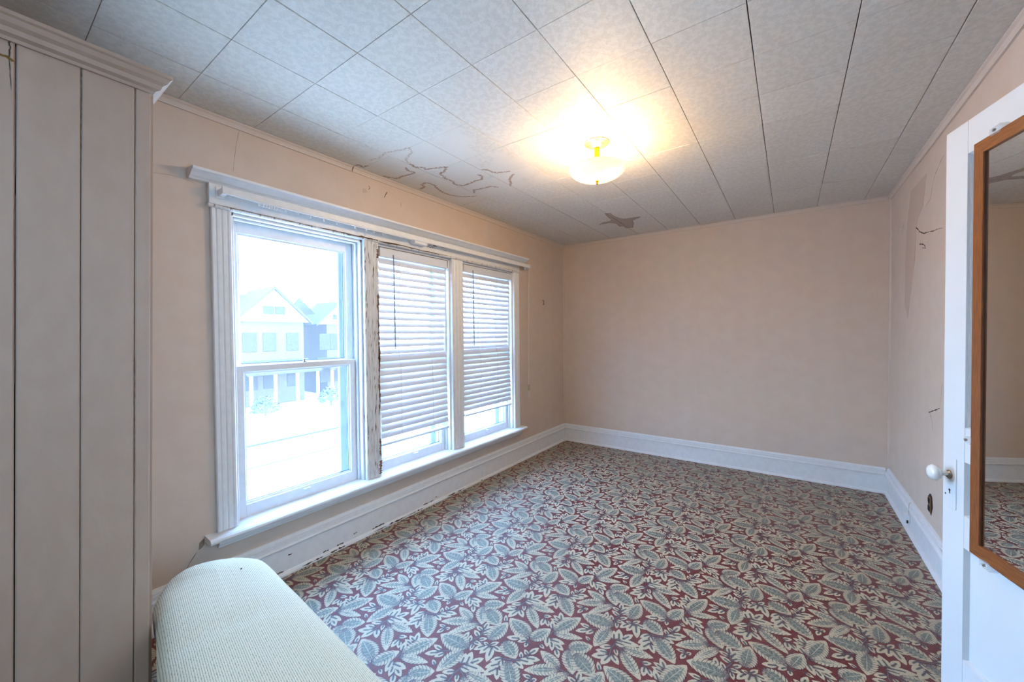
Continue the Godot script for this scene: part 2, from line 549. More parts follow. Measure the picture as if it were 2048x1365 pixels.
	m.heightmap_texture = ImageTexture.create_from_image(pile)
	m.heightmap_scale = 0.10
	M.carpet = m

func stroke(buf: PackedByteArray, n: int, a: Vector2, b: Vector2, hw: float) -> void:
	var px := n / SX
	var pz := n / SZ
	for y in range(int((minf(a.y, b.y) - hw) * pz), int((maxf(a.y, b.y) + hw) * pz) + 1):
		for x in range(int((minf(a.x, b.x) - hw) * px), int((maxf(a.x, b.x) + hw) * px) + 1):
			var p := Vector2(x / px, y / pz)
			var g := Geometry2D.get_closest_point_to_segment(p, a, b)
			if p.distance_to(g) < hw:
				var k := (posmod(y, n) * n + posmod(x, n)) * 3
				var lite := p.distance_to(g) < hw * 0.3
				buf[k] = 118 if lite else 70
				buf[k + 1] = 108 if lite else 44
				buf[k + 2] = 108 if lite else 58

func ceiling_material() -> void:
	# the printed face of the ceiling tiles, mottled, with the brown rings that leaks have left on it
	var w := 1408
	var h := 2048
	var pxm := w / CX
	var pzm := h / CZ
	var f := noise(0.065, FastNoiseLite.TYPE_SIMPLEX_SMOOTH, 5, 61)
	f.domain_warp_enabled = true
	f.domain_warp_amplitude = 12.0
	f.domain_warp_frequency = 0.03
	var a := f.get_image(w, h).get_data()
	var g := noise(0.006, FastNoiseLite.TYPE_SIMPLEX_SMOOTH, 3, 62).get_image(w, h).get_data()
	var buf := PackedByteArray()
	buf.resize(w * h * 3)
	var b := noise(0.22, FastNoiseLite.TYPE_SIMPLEX_SMOOTH, 3, 65).get_image(w, h).get_data()
	var lut := PackedByteArray()
	lut.resize(256)
	for i in 256:
		lut[i] = int(lerpf(214.0, 223.0, smoothstep(96.0, 158.0, float(i))))
	for y in h:
		var zz := y / pzm
		for x in w:
			var i := y * w + x
			var v := int(lut[a[i]]) + ((int(b[i]) - 128) >> 4)
			var xx := x / pxm
			if xx < 1.0 and zz > 1.7 and zz < 3.0:   # water-washed print, also paled to carry the window light falling there
				var k := smoothstep(1.0, 0.75, xx + (g[i] - 128) * 0.004) * smoothstep(1.8, 2.0, zz) * smoothstep(3.0, 2.8, zz)
				v = int(lerpf(float(v), 224.0, 0.85 * k))
			buf[i * 3] = v
			buf[i * 3 + 1] = v - 5
			buf[i * 3 + 2] = v - 14
	var rings := [
		[35, 2866, 65, 2844, 47, 2816, 92, 2810],
		[38, 2649, 58, 2604, 73, 2567, 141, 2572, 200, 2559, 246, 2560, 249, 2581, 241, 2611, 272, 2649],
		[334, 2670, 321, 2612, 351, 2590, 356, 2545, 391, 2538, 434, 2515, 483, 2498],
		[480, 2495, 419, 2455, 379, 2455, 345, 2374, 349, 2306, 323, 2242, 347, 2206, 404, 2198, 473, 2214, 543, 2210, 575, 2264, 567, 2285],
		[51, 2338, 110, 2348, 125, 2390, 181, 2399, 196, 2371, 191, 2323, 162, 2274, 136, 2181, 154, 2089, 207, 2029, 286, 1982],
		[323, 2041, 358, 2090, 425, 2077, 504, 2071, 538, 2028],
		[640, 2334, 671, 2296, 673, 2251, 704, 2228, 768, 2200],
		[765, 2153, 724, 2122, 687, 2087, 664, 2038, 630, 1995],
		[180, 2849, 233, 2834, 340, 2851, 390, 2837, 446, 2818, 501, 2810, 458, 2763, 414, 2749, 353, 2721, 329, 2661]]
	var wob := noise(0.35, FastNoiseLite.TYPE_SIMPLEX_SMOOTH, 3, 63)
	for r in rings.size():
		var faint := r == 8
		var pts: Array = rings[r]
		for s in range(0, pts.size() - 2, 2):
			var p := Vector2(pts[s], pts[s + 1]) / 1000.0
			var q := Vector2(pts[s + 2], pts[s + 3]) / 1000.0
			var steps := int(p.distance_to(q) * 1400.0) + 2
			for k in steps:
				var c := p.lerp(q, float(k) / steps)
				c += Vector2(wob.get_noise_2d(c.x * 300.0, c.y * 300.0), wob.get_noise_2d(c.x * 300.0 + 90.0, c.y * 300.0)) * 0.016 + Vector2(wob.get_noise_2d(c.x * 800.0, c.y * 800.0 + 50.0), wob.get_noise_2d(c.x * 800.0 + 20.0, c.y * 800.0)) * 0.010
				for e in 9:                                    # a hard brown rim with a pale tail to its inside
					var rad := 0.001 + 0.0045 * rng.randf()
					var ang := rng.randf() * TAU
					var x := int((c.x + cos(ang) * rad * (0.35 if e < 6 else 1.6)) * pxm)
					var y := int((c.y + sin(ang) * rad * (0.35 if e < 6 else 1.6)) * pzm)
					if x < 0 or y < 0 or x >= w or y >= h:
						continue
					var i := (y * w + x) * 3
					var al := (0.07 if faint else 0.30) * (1.0 if e < 6 else 0.28)
					buf[i] = int(lerpf(buf[i], 124.0, al))
					buf[i + 1] = int(lerpf(buf[i + 1], 82.0, al))
					buf[i + 2] = int(lerpf(buf[i + 2], 50.0, al))
	# the star-shaped patch near the far wall where the face paper has come away
	var star := [922, 951, 971, 935, 962, 856, 981, 728, 1010, 682, 1158, 662, 1138, 632, 1054, 578, 1037, 491, 976, 326, 916, 344, 910, 431, 881, 453, 891, 577, 852, 632, 736, 643, 805, 693, 875, 689, 898, 720, 907, 830]
	var sp := PackedVector2Array()
	for i in range(0, star.size(), 2):
		sp.append(Vector2(star[i], star[i + 1]) / 1000.0)
	for y in range(int(0.30 * pzm), int(0.98 * pzm)):
		for x in range(int(0.70 * pxm), int(1.19 * pxm)):
			var p := Vector2(x / pxm, y / pzm)
			p += Vector2(wob.get_noise_2d(p.x * 500.0, p.y * 500.0), wob.get_noise_2d(p.x * 500.0 + 70.0, p.y * 500.0)) * 0.012
			if not Geometry2D.is_point_in_polygon(p, sp):
				continue
			var dd := 1.0
			for q in sp.size():
				dd = minf(dd, p.distance_to(Geometry2D.get_closest_point_to_segment(p, sp[q], sp[(q + 1) % sp.size()])))
			var i := (y * w + x) * 3
			var k := 0.90 + 0.16 * a[y * w + x] / 255.0
			var e := smoothstep(0.0, 0.009, dd)
			buf[i] = int(lerpf(120.0, 176.0, e) * k)
			buf[i + 1] = int(lerpf(92.0, 160.0, e) * k)
			buf[i + 2] = int(lerpf(74.0, 148.0, e) * k)
	var m := mat(Color(1, 1, 1), 0.5, 0.45)
	m.albedo_texture = ImageTexture.create_from_image(Image.create_from_data(w, h, false, Image.FORMAT_RGB8, buf))
	m.texture_repeat = false
	m.normal_enabled = true
	M.tile = m
	var wr := noise(0.035, FastNoiseLite.TYPE_SIMPLEX_SMOOTH, 2, 64)
	wr.domain_warp_enabled = true
	wr.domain_warp_amplitude = 30.0
	wr.domain_warp_frequency = 0.02
	var wi := wr.get_seamless_image(512, 512)
	var wd := wi.get_data()
	var hb := PackedByteArray()
	hb.resize(512 * 512)
	for i in 512 * 512:                                        # folded noise gives the worm-like embossing
		hb[i] = int(255.0 * (0.5 + 0.5 * sin(wd[i] * 0.11)))
	var him := Image.create_from_data(512, 512, false, Image.FORMAT_L8, hb)
	him.convert(Image.FORMAT_RGBA8)
	him.bump_map_to_normal_map(2.0)
	m.normal_texture = ImageTexture.create_from_image(him)
	m.normal_scale = 0.7
	# relief repeats every 0.2 m while the print covers the ceiling once: print on UV, relief baked at the same UV would blur, so the print moves to the detail layer
	var base: Texture2D = m.albedo_texture
	m.albedo_texture = null
	m.detail_enabled = true
	m.detail_uv_layer = BaseMaterial3D.DETAIL_UV_2
	m.detail_blend_mode = BaseMaterial3D.BLEND_MODE_MUL
	m.detail_albedo = base
	m.uv1_scale = Vector3(CX / 0.17, CZ / 0.17, 1)
	m.texture_repeat = true

# ------------------------------------------------------------------ the scene
func _ready() -> void:
	rng.seed = 4
	var cam := Camera3D.new()
	cam.name = "camera"
	add_child(cam)
	cam.position = Vector3(2.28613, 1.32002, 4.32229)
	cam.rotation = Vector3(deg_to_rad(-1.0079), deg_to_rad(35.433), deg_to_rad(-0.518))
	cam.fov = rad_to_deg(2.0 * atan(682.5 / 780.603))
	cam.near = 0.03
	cam.far = 300.0
	cam.current = true

	var env := Environment.new()
	env.background_mode = Environment.BG_SKY
	var sky := Sky.new()
	var sm := ProceduralSkyMaterial.new()
	sm.sky_top_color = Color(0.52, 0.74, 1.0)
	sm.sky_horizon_color = Color(0.72, 0.87, 1.0)
	sm.sky_curve = 0.25
	sm.ground_horizon_color = Color(0.85, 0.90, 0.95)
	sm.ground_bottom_color = Color(0.80, 0.85, 0.90)
	sm.sun_angle_max = 1.0
	sky.sky_material = sm
	env.sky = sky
	env.background_energy_multiplier = 24.0
	env.tonemap_mode = Environment.TONE_MAPPER_LINEAR
	env.tonemap_exposure = 1.47
	env.sdfgi_enabled = true
	env.ssao_enabled = true
	env.ssil_enabled = true
	var we := WorldEnvironment.new()
	we.name = "world_environment"
	we.environment = env
	add_child(we)

	var sun := DirectionalLight3D.new()
	sun.name = "sun"
	sun.light_color = Color(1.0, 0.97, 0.92)
	sun.light_energy = 8.0
	sun.light_angular_distance = 0.6
	sun.shadow_enabled = true
	sun.sky_mode = DirectionalLight3D.SKY_MODE_LIGHT_ONLY
	add_child(sun)
	sun.look_at_from_position(Vector3(-2.2, 6.0, -10.0), Vector3.ZERO)

	# added fill light behind the viewer, just under its ceiling panel
	var fill := AreaLight3D.new()
	fill.name = "added_panel_fill"
	fill.area_size = Vector2(1.16, 0.56)
	fill.light_energy = 2.0
	fill.light_color = Color(0.68, 0.84, 1.0)
	fill.area_range = 12.0
	fill.shadow_enabled = true
	add_child(fill)
	fill.position = Vector3(1.5, 2.335, 5.2)
	fill.rotation = Vector3(-PI / 2, 0, 0)

	# added fill light at an unseen hall window, shining in through the doorway
	var hall := AreaLight3D.new()
	hall.name = "added_hall_fill"
	hall.area_size = Vector2(0.90, 1.40)
	hall.light_energy = 2.0
	hall.light_color = Color(0.68, 0.84, 1.0)
	hall.area_range = 12.0
	hall.shadow_enabled = true
	add_child(hall)
	hall.position = Vector3(W + 1.24, 1.45, 3.45)
	hall.rotation = Vector3(0, PI / 2, 0)

	materials()
	shell()
	ceiling()
	window_wall_trim()
	windows()
	blinds()
	curtain_rod()
	baseboards()
	lamp()
	closet()
	bench()
	door_and_mirror()
	wear()
	outdoors()

func rect_holes(st: SurfaceTool, x0: float, x1: float, z0: float, z1: float, holes: Array) -> void:   # a wall along z with openings [z0, z1, y0, y1]
	var at := z0
	for h in holes:
		box(st, Vector3(x0, 0, at), Vector3(x1, H + 0.1, h[0]))
		if h[2] > 0.0:
			box(st, Vector3(x0, 0, h[0]), Vector3(x1, h[2], h[1]))
		box(st, Vector3(x0, h[3], h[0]), Vector3(x1, H + 0.1, h[1]))
		at = h[1]
	box(st, Vector3(x0, 0, at), Vector3(x1, H + 0.1, z1))

const WIN := [[1.10, 1.85], [1.99, 2.69], [2.80, 3.535]]   # openings along the window wall, far to near
const WY0 := 0.345
const WY1 := 1.945

func shell() -> void:
	var f := thing("floor", "floor covered wall to wall with red carpet woven with grey and cream leaves", "floor", Vector3.ZERO, "", true)
	var st := ST()
	box(st, Vector3(-0.22, -0.2, -0.22), Vector3(W + 0.22, -0.008, ZF + 0.22))
	put("floorboards", st, M.barewood, f)
	st = ST()
	uvm = 1
	box(st, Vector3(0.0, -0.008, 0.0), Vector3(W, 0.0, ZF))
	uvm = 0
	put("carpet", st, M.carpet, f)

	var w := thing("wall_left", "peach plaster wall with the row of three windows", "wall", Vector3.ZERO, "", true)
	st = ST()
	var hl := []
	for q in WIN:
		hl.append([q[0], q[1], WY0, WY1])
	rect_holes(st, -0.22, 0.0, -0.22, ZF + 0.22, hl)
	put("plaster", st, M.wall, w)

	w = thing("wall_back", "bare peach plaster wall at the far end of the room", "wall", Vector3.ZERO, "", true)
	st = ST()
	box(st, Vector3(0.0, 0, -0.2), Vector3(W, H + 0.1, 0.0))
	put("plaster", st, M.wall, w)
	st = ST()
	extr(st, [Vector2(0, 0), Vector2(0.012, 0), Vector2(0.010, 0.010), Vector2(0, 0.012)], Vector3(0, BH, 0), Vector3.RIGHT, Vector3.BACK, Vector3.UP, H - BH - 0.025)
	put("corner_bead", st, M.cove, w)
	st = ST()
	extr(st, [Vector2(0, 0), Vector2(-0.012, 0), Vector2(-0.010, 0.010), Vector2(0, 0.012)], Vector3(W, BH, 0), Vector3.RIGHT, Vector3.BACK, Vector3.UP, H - BH - 0.025)
	put("corner_bead", st, M.cove, w)

	w = thing("wall_right", "cracked peach plaster wall behind the open white door", "wall", Vector3.ZERO, "", true)
	st = ST()
	rect_holes(st, W, W + 0.14, -0.22, ZF + 0.22, [[3.06, 3.84, 0.0, 2.03]])
	put("plaster", st, M.wall, w)

	w = thing("wall_front", "plain peach plaster wall behind the viewer", "wall", Vector3.ZERO, "", true)
	st = ST()
	box(st, Vector3(0.0, 0, ZF), Vector3(W, H + 0.1, ZF + 0.2))
	put("plaster", st, M.wall, w)

	w = thing("wall_hall", "plain walls of the narrow hall beyond the doorway", "wall", Vector3.ZERO, "", true)
	st = ST()
	box(st, Vector3(W + 0.14, -0.1, 2.4), Vector3(W + 1.3, 0.0, 4.6))
	box(st, Vector3(W + 0.14, 2.4, 2.4), Vector3(W + 1.3, 2.5, 4.6))
	box(st, Vector3(W + 1.3, -0.1, 2.3), Vector3(W + 1.4, 2.5, 4.7))
	box(st, Vector3(W + 0.14, -0.1, 2.3), Vector3(W + 1.3, 2.5, 2.4))
	box(st, Vector3(W + 0.14, -0.1, 4.6), Vector3(W + 1.3, 2.5, 4.7))
	put("plaster", st, M.wall, w)

	var p := thing("window_4", "added glowing window out of view in the hall, brightening the room through the doorway", "window", Vector3(W + 1.28, 0.75, 3.45), "", true)  # added glowing pane, out of view, to brighten the room
	var lit := mat(Color(0.9, 0.9, 0.9), 0.5)
	lit.emission_enabled = true
	lit.emission = Color(0.74, 0.87, 1.0)
	lit.emission_energy_multiplier = 1.0
	st = ST()
	box(st, Vector3(W + 1.262, 0.74, 2.99), Vector3(W + 1.3, 2.16, 3.91), 0.002)
	put("added_glow_pane", st, lit, p)
	st = ST()
	for e in [2.94, 3.91]:
		box(st, Vector3(W + 1.25, 0.69, e), Vector3(W + 1.3, 2.21, e + 0.05), 0.003)
	for e in [0.69, 2.16]:
		box(st, Vector3(W + 1.25, e, 2.99), Vector3(W + 1.3, e + 0.05, 3.91), 0.003)
	put("window_frame", st, M.white, p)

	p = thing("added_fill_panel", "added fill light panel, flat and white, on the ceiling behind the viewer", "light", Vector3(1.5, H, 5.2))  # added glowing panel, out of view, that fills the room with light
	st = ST()
	box(st, Vector3(0.88, 2.345, 4.88), Vector3(2.12, H, 5.52), 0.006)
	put("housing", st, M.white, p)
	st = ST()
	box(st, Vector3(0.92, 2.341, 4.92), Vector3(2.08, 2.346, 5.48))
	var glow := mat(Color(0.95, 0.95, 0.95), 0.5)
	glow.emission_enabled = true
	glow.emission = Color(0.74, 0.87, 1.0)
	glow.emission_energy_multiplier = 1.0
	put("diffuser", st, glow, p)

func ceiling() -> void:
	var c := thing("ceiling", "low ceiling of square mottled white tiles with brown water stains", "ceiling", Vector3.ZERO, "", true)
	var st := ST()
	box(st, Vector3(-0.2, H + 0.008, -0.2), Vector3(W + 0.2, H + 0.15, ZF + 0.2))
	put("ceiling_boards", st, M.seam, c)
	var xs := [0.0, 0.3195]
	for i in 9:
		xs.append(0.6296 + 0.3077 * i)
	xs.append(W)
	var zs := [0.0]
	for i in 20:
		var z: float = 3.7364 - 0.3080 * (12 - i)
		if z > 0.02:
			zs.append(z)
	zs.append(ZF)
	var var_m := []
	for k in 4:
		var m2: StandardMaterial3D = M.tile.duplicate()
		var g := 0.982 + 0.006 * k
		m2.albedo_color = Color(g, g, g)
		var_m.append(m2)
	for i in xs.size() - 1:
		for j in zs.size() - 1:
			var gx := 0.0017
			var gz := 0.0005 + 0.0004 * rng.randf()
			var dy := (rng.randf() - 0.5) * 0.0012
			var a := Vector3(xs[i] + gx * (0.6 + 0.5 * rng.randf()), H + dy, zs[j] + gz)
			var b := Vector3(xs[i + 1] - gx * (0.6 + 0.5 * rng.randf()), H + 0.0085 + dy * 0.3, zs[j + 1] - gz)
			if a.x >= b.x:
				continue
			st = ST()
			tile(st, a, b, 0.0012)
			put("ceiling_tile", st, var_m[rng.randi() % 4], c)
	# cove strips round the top of the walls
	var pr := [Vector2(0, 0), Vector2(0.026, 0), Vector2(0.026, -0.006), Vector2(0.017, -0.012), Vector2(0.010, -0.024), Vector2(0.009, -0.030), Vector2(0, -0.030)]
	var t := thing("trim_1", "narrow peach cove strip along the top of the window wall", "cove strip", Vector3.ZERO, "", true)
	st = ST()
	extr(st, pr, Vector3(0, H - 0.001, 0), Vector3.RIGHT, Vector3.UP, Vector3.BACK, 2.86)
	put("strip", st, M.cove, t)
	st = ST()
	extr(st, pr, Vector3(0.0015, H - 0.0015, 2.868), Vector3.RIGHT, Vector3.UP, Vector3.BACK, ZF - 2.87)
	put("strip", st, M.cove, t)
	t = thing("trim_2", "narrow peach cove strip along the top of the far wall", "cove strip", Vector3.ZERO, "", true)
	st = ST()
	extr(st, pr, Vector3(0.026, H - 0.001, 0), Vector3.BACK, Vector3.UP, Vector3.RIGHT, W - 0.052)
	put("strip", st, M.cove, t)
	t = thing("trim_3", "narrow peach cove strip along the top of the right wall", "cove strip", Vector3.ZERO, "", true)
	st = ST()
	extr(st, pr, Vector3(W, H - 0.001, 0), Vector3.LEFT, Vector3.UP, Vector3.BACK, ZF)
	put("strip", st, M.cove, t)

func tile(st: SurfaceTool, a: Vector3, b: Vector3, r: float) -> void:   # bevelled lower face; UV2 places the print on the ceiling as a whole
	var lo := [Vector3(a.x + r, a.y, a.z + r * 0.5), Vector3(b.x - r, a.y, a.z + r * 0.5), Vector3(b.x - r, a.y, b.z - r * 0.5), Vector3(a.x + r, a.y, b.z - r * 0.5)]
	var mid := [Vector3(a.x, a.y + r * 0.7, a.z), Vector3(b.x, a.y + r * 0.7, a.z), Vector3(b.x, a.y + r * 0.7, b.z), Vector3(a.x, a.y + r * 0.7, b.z)]
	var up := []
	for p in mid:
		up.append(Vector3(p.x, b.y, p.z))
	var c := (a + b) * 0.5
	var faces := [[lo[0], lo[1], lo[2], lo[3]], [up[0], up[1], up[2], up[3]]]
	for i in 4:
		var k := (i + 1) % 4
		faces.append([lo[i], lo[k], mid[k], mid[i]])
		faces.append([mid[i], mid[k], up[k], up[i]])
	for fc in faces:
		var n: Vector3 = ((fc[1] - fc[0]) as Vector3).cross(fc[2] - fc[0]).normalized()
		if n.dot(fc[0] - c) < 0.0:
			n = -n
		for q in [[0, 1, 2], [0, 2, 3]]:
			var A: Vector3 = fc[q[0]]
			var B: Vector3 = fc[q[1]]
			var C: Vector3 = fc[q[2]]
			if (B - A).cross(C - A).dot(n) > 0.0:
				var s := B
				B = C
				C = s
			for p in [A, B, C]:
				st.set_normal(n)
				st.set_tangent(Plane(1, 0, 0, 1))
				st.set_uv(Vector2(p.x / CX, p.z / CZ))
				st.set_uv2(Vector2(p.x / CX, p.z / CZ))
				st.add_vertex(p)

func casing(st: SurfaceTool, z0: float, z1: float, y0: float, y1: float, t: float) -> void:   # an upright board with flutes down its face
	var w := z1 - z0
	var pr := [Vector2(0, 0), Vector2(0, t - 0.004), Vector2(0.004, t)]
	for k in 3:
		var c: float = w * (0.22 + 0.28 * k)
		pr.append(Vector2(c - 0.006, t))
		pr.append(Vector2(c, t - 0.004))
		pr.append(Vector2(c + 0.006, t))
	pr.append(Vector2(w - 0.004, t))
	pr.append(Vector2(w, t - 0.004))
	pr.append(Vector2(w, 0))
	extr(st, pr, Vector3(0.0, y0, z0), Vector3.BACK, Vector3.RIGHT, Vector3.UP, y1 - y0)

func window_wall_trim() -> void:
	var t := thing("trim_4", "white painted window casing with fluted uprights, moulded head and deep stool", "window casing", Vector3(0, 0.3, 2.31), "", true)
	var st := ST()
	casing(st, 3.537, 3.622, 0.366, 1.945, 0.024)
	put("side_casing", st, M.white, t)
	st = ST()
	casing(st, 1.005, 1.098, 0.366, 1.945, 0.024)
	put("side_casing", st, M.white, t)
	st = ST()
	casing(st, 2.688, 2.798, 0.366, 1.945, 0.026)
	put("mullion_casing", st, M.worn, t)
	st = ST()
	casing(st, 1.852, 1.988, 0.366, 1.945, 0.026)
	put("mullion_casing", st, M.white, t)
	st = ST()
	box(st, Vector3(0, 1.962, 1.0), Vector3(0.026, 2.075, 3.63), 0.002)
	put("head_casing", st, M.white, t)
	st = ST()
	extr(st, [Vector2(0, 0), Vector2(0.030, 0), Vector2(0.036, 0.005), Vector2(0.036, 0.013), Vector2(0.030, 0.018), Vector2(0, 0.018)], Vector3(0, 1.944, 0.995), Vector3.RIGHT, Vector3.UP, Vector3.BACK, 2.64)
	put("head_fillet", st, M.worn, t)
	st = ST()
	extr(st, [Vector2(0, 0), Vector2(0.026, 0), Vector2(0.034, 0.006), Vector2(0.044, 0.010), Vector2(0.062, 0.022), Vector2(0.074, 0.028), Vector2(0.084, 0.030), Vector2(0.084, 0.042), Vector2(0, 0.050)], Vector3(0, 2.058, 0.905), Vector3.RIGHT, Vector3.UP, Vector3.BACK, 2.80)
	put("crown_molding", st, M.white, t)
	st = ST()
	extr(st, [Vector2(-0.05, 0), Vector2(0.074, 0), Vector2(0.084, 0.006), Vector2(0.087, 0.014), Vector2(0.084, 0.022), Vector2(0.074, 0.028), Vector2(-0.05, 0.032)], Vector3(0, 0.335, 0.96), Vector3.RIGHT, Vector3.UP, Vector3.BACK, 2.71)
	put("stool", st, M.white, t)
	st = ST()
	extr(st, [Vector2(0, 0), Vector2(0.012, 0.0), Vector2(0.018, 0.006), Vector2(0.020, 0.014), Vector2(0.030, 0.022), Vector2(0.034, 0.034), Vector2(0.046, 0.044), Vector2(0.048, 0.053), Vector2(0, 0.053)], Vector3(0, 0.283, 1.0), Vector3.RIGHT, Vector3.UP, Vector3.BACK, 2.62)
	put("apron", st, M.white, t)

func sash(parent: Node3D, called: String, x0: float, x1: float, z0: float, z1: float, y0: float, y1: float, sl: float, bot: float, top: float, worn := false) -> void:
	var m: Material = M.worn if worn else M.white
	var st := ST()
	for s in [[z0, z0 + sl], [z1 - sl, z1]]:
		box(st, Vector3(x0, y0, s[0]), Vector3(x1, y1, s[1]), 0.003)
	box(st, Vector3(x0 + 0.0006, y0, z0 + sl - 0.003), Vector3(x1 - 0.0006, y0 + bot, z1 - sl + 0.003), 0.003)
	box(st, Vector3(x0 + 0.0006, y1 - top, z0 + sl - 0.003), Vector3(x1 - 0.0006, y1, z1 - sl + 0.003), 0.003)
	# sticking: a small slope towards the glass
	var xc := (x0 + x1) * 0.5
	var a := 0.010
	for e in [[y0 + bot, 1.0], [y1 - top, -1.0]]:
		extr(st, [Vector2(0, 0), Vector2(x1 - xc - 0.008, 0), Vector2(0.004, a * e[1])], Vector3(xc, e[0], z0 + sl), Vector3.RIGHT, Vector3.UP, Vector3.BACK, z1 - z0 - 2 * sl)
	for e in [[z0 + sl, 1.0], [z1 - sl, -1.0]]:
		extr(st, [Vector2(0, 0), Vector2(x1 - xc - 0.008, 0), Vector2(0.004, a * e[1])], Vector3(xc, y0 + bot, e[0]), Vector3.RIGHT, Vector3.BACK, Vector3.UP, y1 - y0 - bot - top)
	var s2 := put(called, st, m, parent)
	st = ST()
	box(st, Vector3(xc - 0.002, y0 + bot - 0.004, z0 + sl - 0.004), Vector3(xc + 0.001, y1 - top + 0.004, z1 - sl + 0.004))
	put("pane", st, M.pane, s2)
	st = ST()
	var g0 := y0 + bot
	var g1 := y1 - top
	box(st, Vector3(xc - 0.006, g0 + 0.0095, z0 + sl), Vector3(xc + 0.0015, g0 + 0.013, z1 - sl))
	box(st, Vector3(xc - 0.006, g0, z0 + sl + 0.0095), Vector3(xc + 0.0015, g1, z0 + sl + 0.0135))
	put("teal_edge", st, M.teal_edge, s2)  # dark teal line along two edges of the glass

func windows() -> void:
	var lab := ["double hung window nearest the far corner, behind the farther white blind", "middle double hung window behind the white blind with the lower bottom rail", "bare double hung window with no blind, houses showing through it"]
	for k in 3:
		var z0: float = WIN[k][0]
		var z1: float = WIN[k][1]
		var w := thing("window_%d" % (k + 1), lab[k], "window", Vector3(0, WY0, (z0 + z1) * 0.5), "", true)
		var st := ST()   # box frame lining the opening
		box(st, Vector3(-0.21, WY0 + 0.001, z0 + 0.0005), Vector3(-0.001, WY1 - 0.001, z0 + 0.012))
		box(st, Vector3(-0.21, WY0 + 0.001, z1 - 0.012), Vector3(-0.001, WY1 - 0.001, z1 - 0.0005))
		box(st, Vector3(-0.21, WY1 - 0.014, z0 + 0.001), Vector3(-0.001, WY1 - 0.001, z1 - 0.001))
		extr(st, [Vector2(-0.21, -0.03), Vector2(-0.05, 0.0), Vector2(-0.05, -0.02), Vector2(-0.21, -0.04)], Vector3(0, WY0 + 0.022, z0 + 0.001), Vector3.RIGHT, Vector3.UP, Vector3.BACK, z1 - z0 - 0.002)
		put("jamb_frame", st, M.white, w)
		st = ST()
		for e in [[z0 + 0.012, z0 + 0.062], [z1 - 0.062, z1 - 0.012]]:
			box(st, Vector3(-0.200, WY0 + 0.01, e[0]), Vector3(-0.172, WY1 - 0.02, e[1]), 0.002)
		put("storm_frame", st, M.storm, w)
		st = ST()
		for e in [[z0 + 0.012, z0 + 0.026], [z1 - 0.026, z1 - 0.012]]:
			box(st, Vector3(-0.047, WY0 + 0.024, e[0]), Vector3(-0.032, WY1 - 0.014, e[1]), 0.003)
		box(st, Vector3(-0.047, WY1 - 0.028, z0 + 0.026), Vector3(-0.032, WY1 - 0.014, z1 - 0.026), 0.003)
		put("stop_bead", st, M.white, w)
		sash(w, "upper_sash", -0.122, -0.090, z0 + 0.0125, z1 - 0.0125, 1.128, WY1 - 0.0145, 0.048, 0.034, 0.062)
		sash(w, "lower_sash", -0.086, -0.050, z0 + 0.0125, z1 - 0.0125, WY0 + 0.018, 1.166, 0.052, 0.068, 0.034)
		st = ST()
		lathe(st, [Vector2(0.014, 0), Vector2(0.014, 0.004), Vector2(0.006, 0.008), Vector2(0.006, 0.014), Vector2(0.010, 0.018), Vector2(0.0, 0.021)], Vector3(-0.068, 1.166, (z0 + z1) * 0.5 - 0.02), 12)
		put("sash_lock", st, M.steel if k == 2 else M.white, w)
		st = ST()
		box(st, Vector3(-0.052, 0.412, (z0 + z1) * 0.5 - 0.03), Vector3(-0.036, 0.421, (z0 + z1) * 0.5 + 0.01), 0.003)
		put("sash_lift", st, M.white, w)

func slat_mesh(wd: float, length: float, tilt: float) -> ArrayMesh:   # a crowned vinyl slat, centred, running along z
	var st := ST()
	var n := 6
	O = Vector3.ZERO
	var top := []
	var bot := []
	for i in n + 1:
		var s := (float(i) / n - 0.5) * wd
		var c := 0.005 * (1.0 - pow(2.0 * s / wd, 2.0))
		var p := Vector2(s, c).rotated(tilt)
		var nn := Vector2(0, 1).rotated(tilt - s / wd * 0.4 * 2.0)
		top.append([p, nn])
		bot.append([p - nn * 0.0022, -nn])
	for side in [top, bot]:
		for i in n:
			var a: Vector2 = side[i][0]
			var b: Vector2 = side[i + 1][0]
			var na := Vector3(side[i][1].x, side[i][1].y, 0)
			var nb := Vector3(side[i + 1][1].x, side[i + 1][1].y, 0)
			var h := length * 0.5
			tri3(st, Vector3(a.x, a.y, -h), Vector3(b.x, b.y, -h), Vector3(b.x, b.y, h), na, nb, nb)
			tri3(st, Vector3(a.x, a.y, -h), Vector3(b.x, b.y, h), Vector3(a.x, a.y, h), na, nb, na)
	return st.commit()

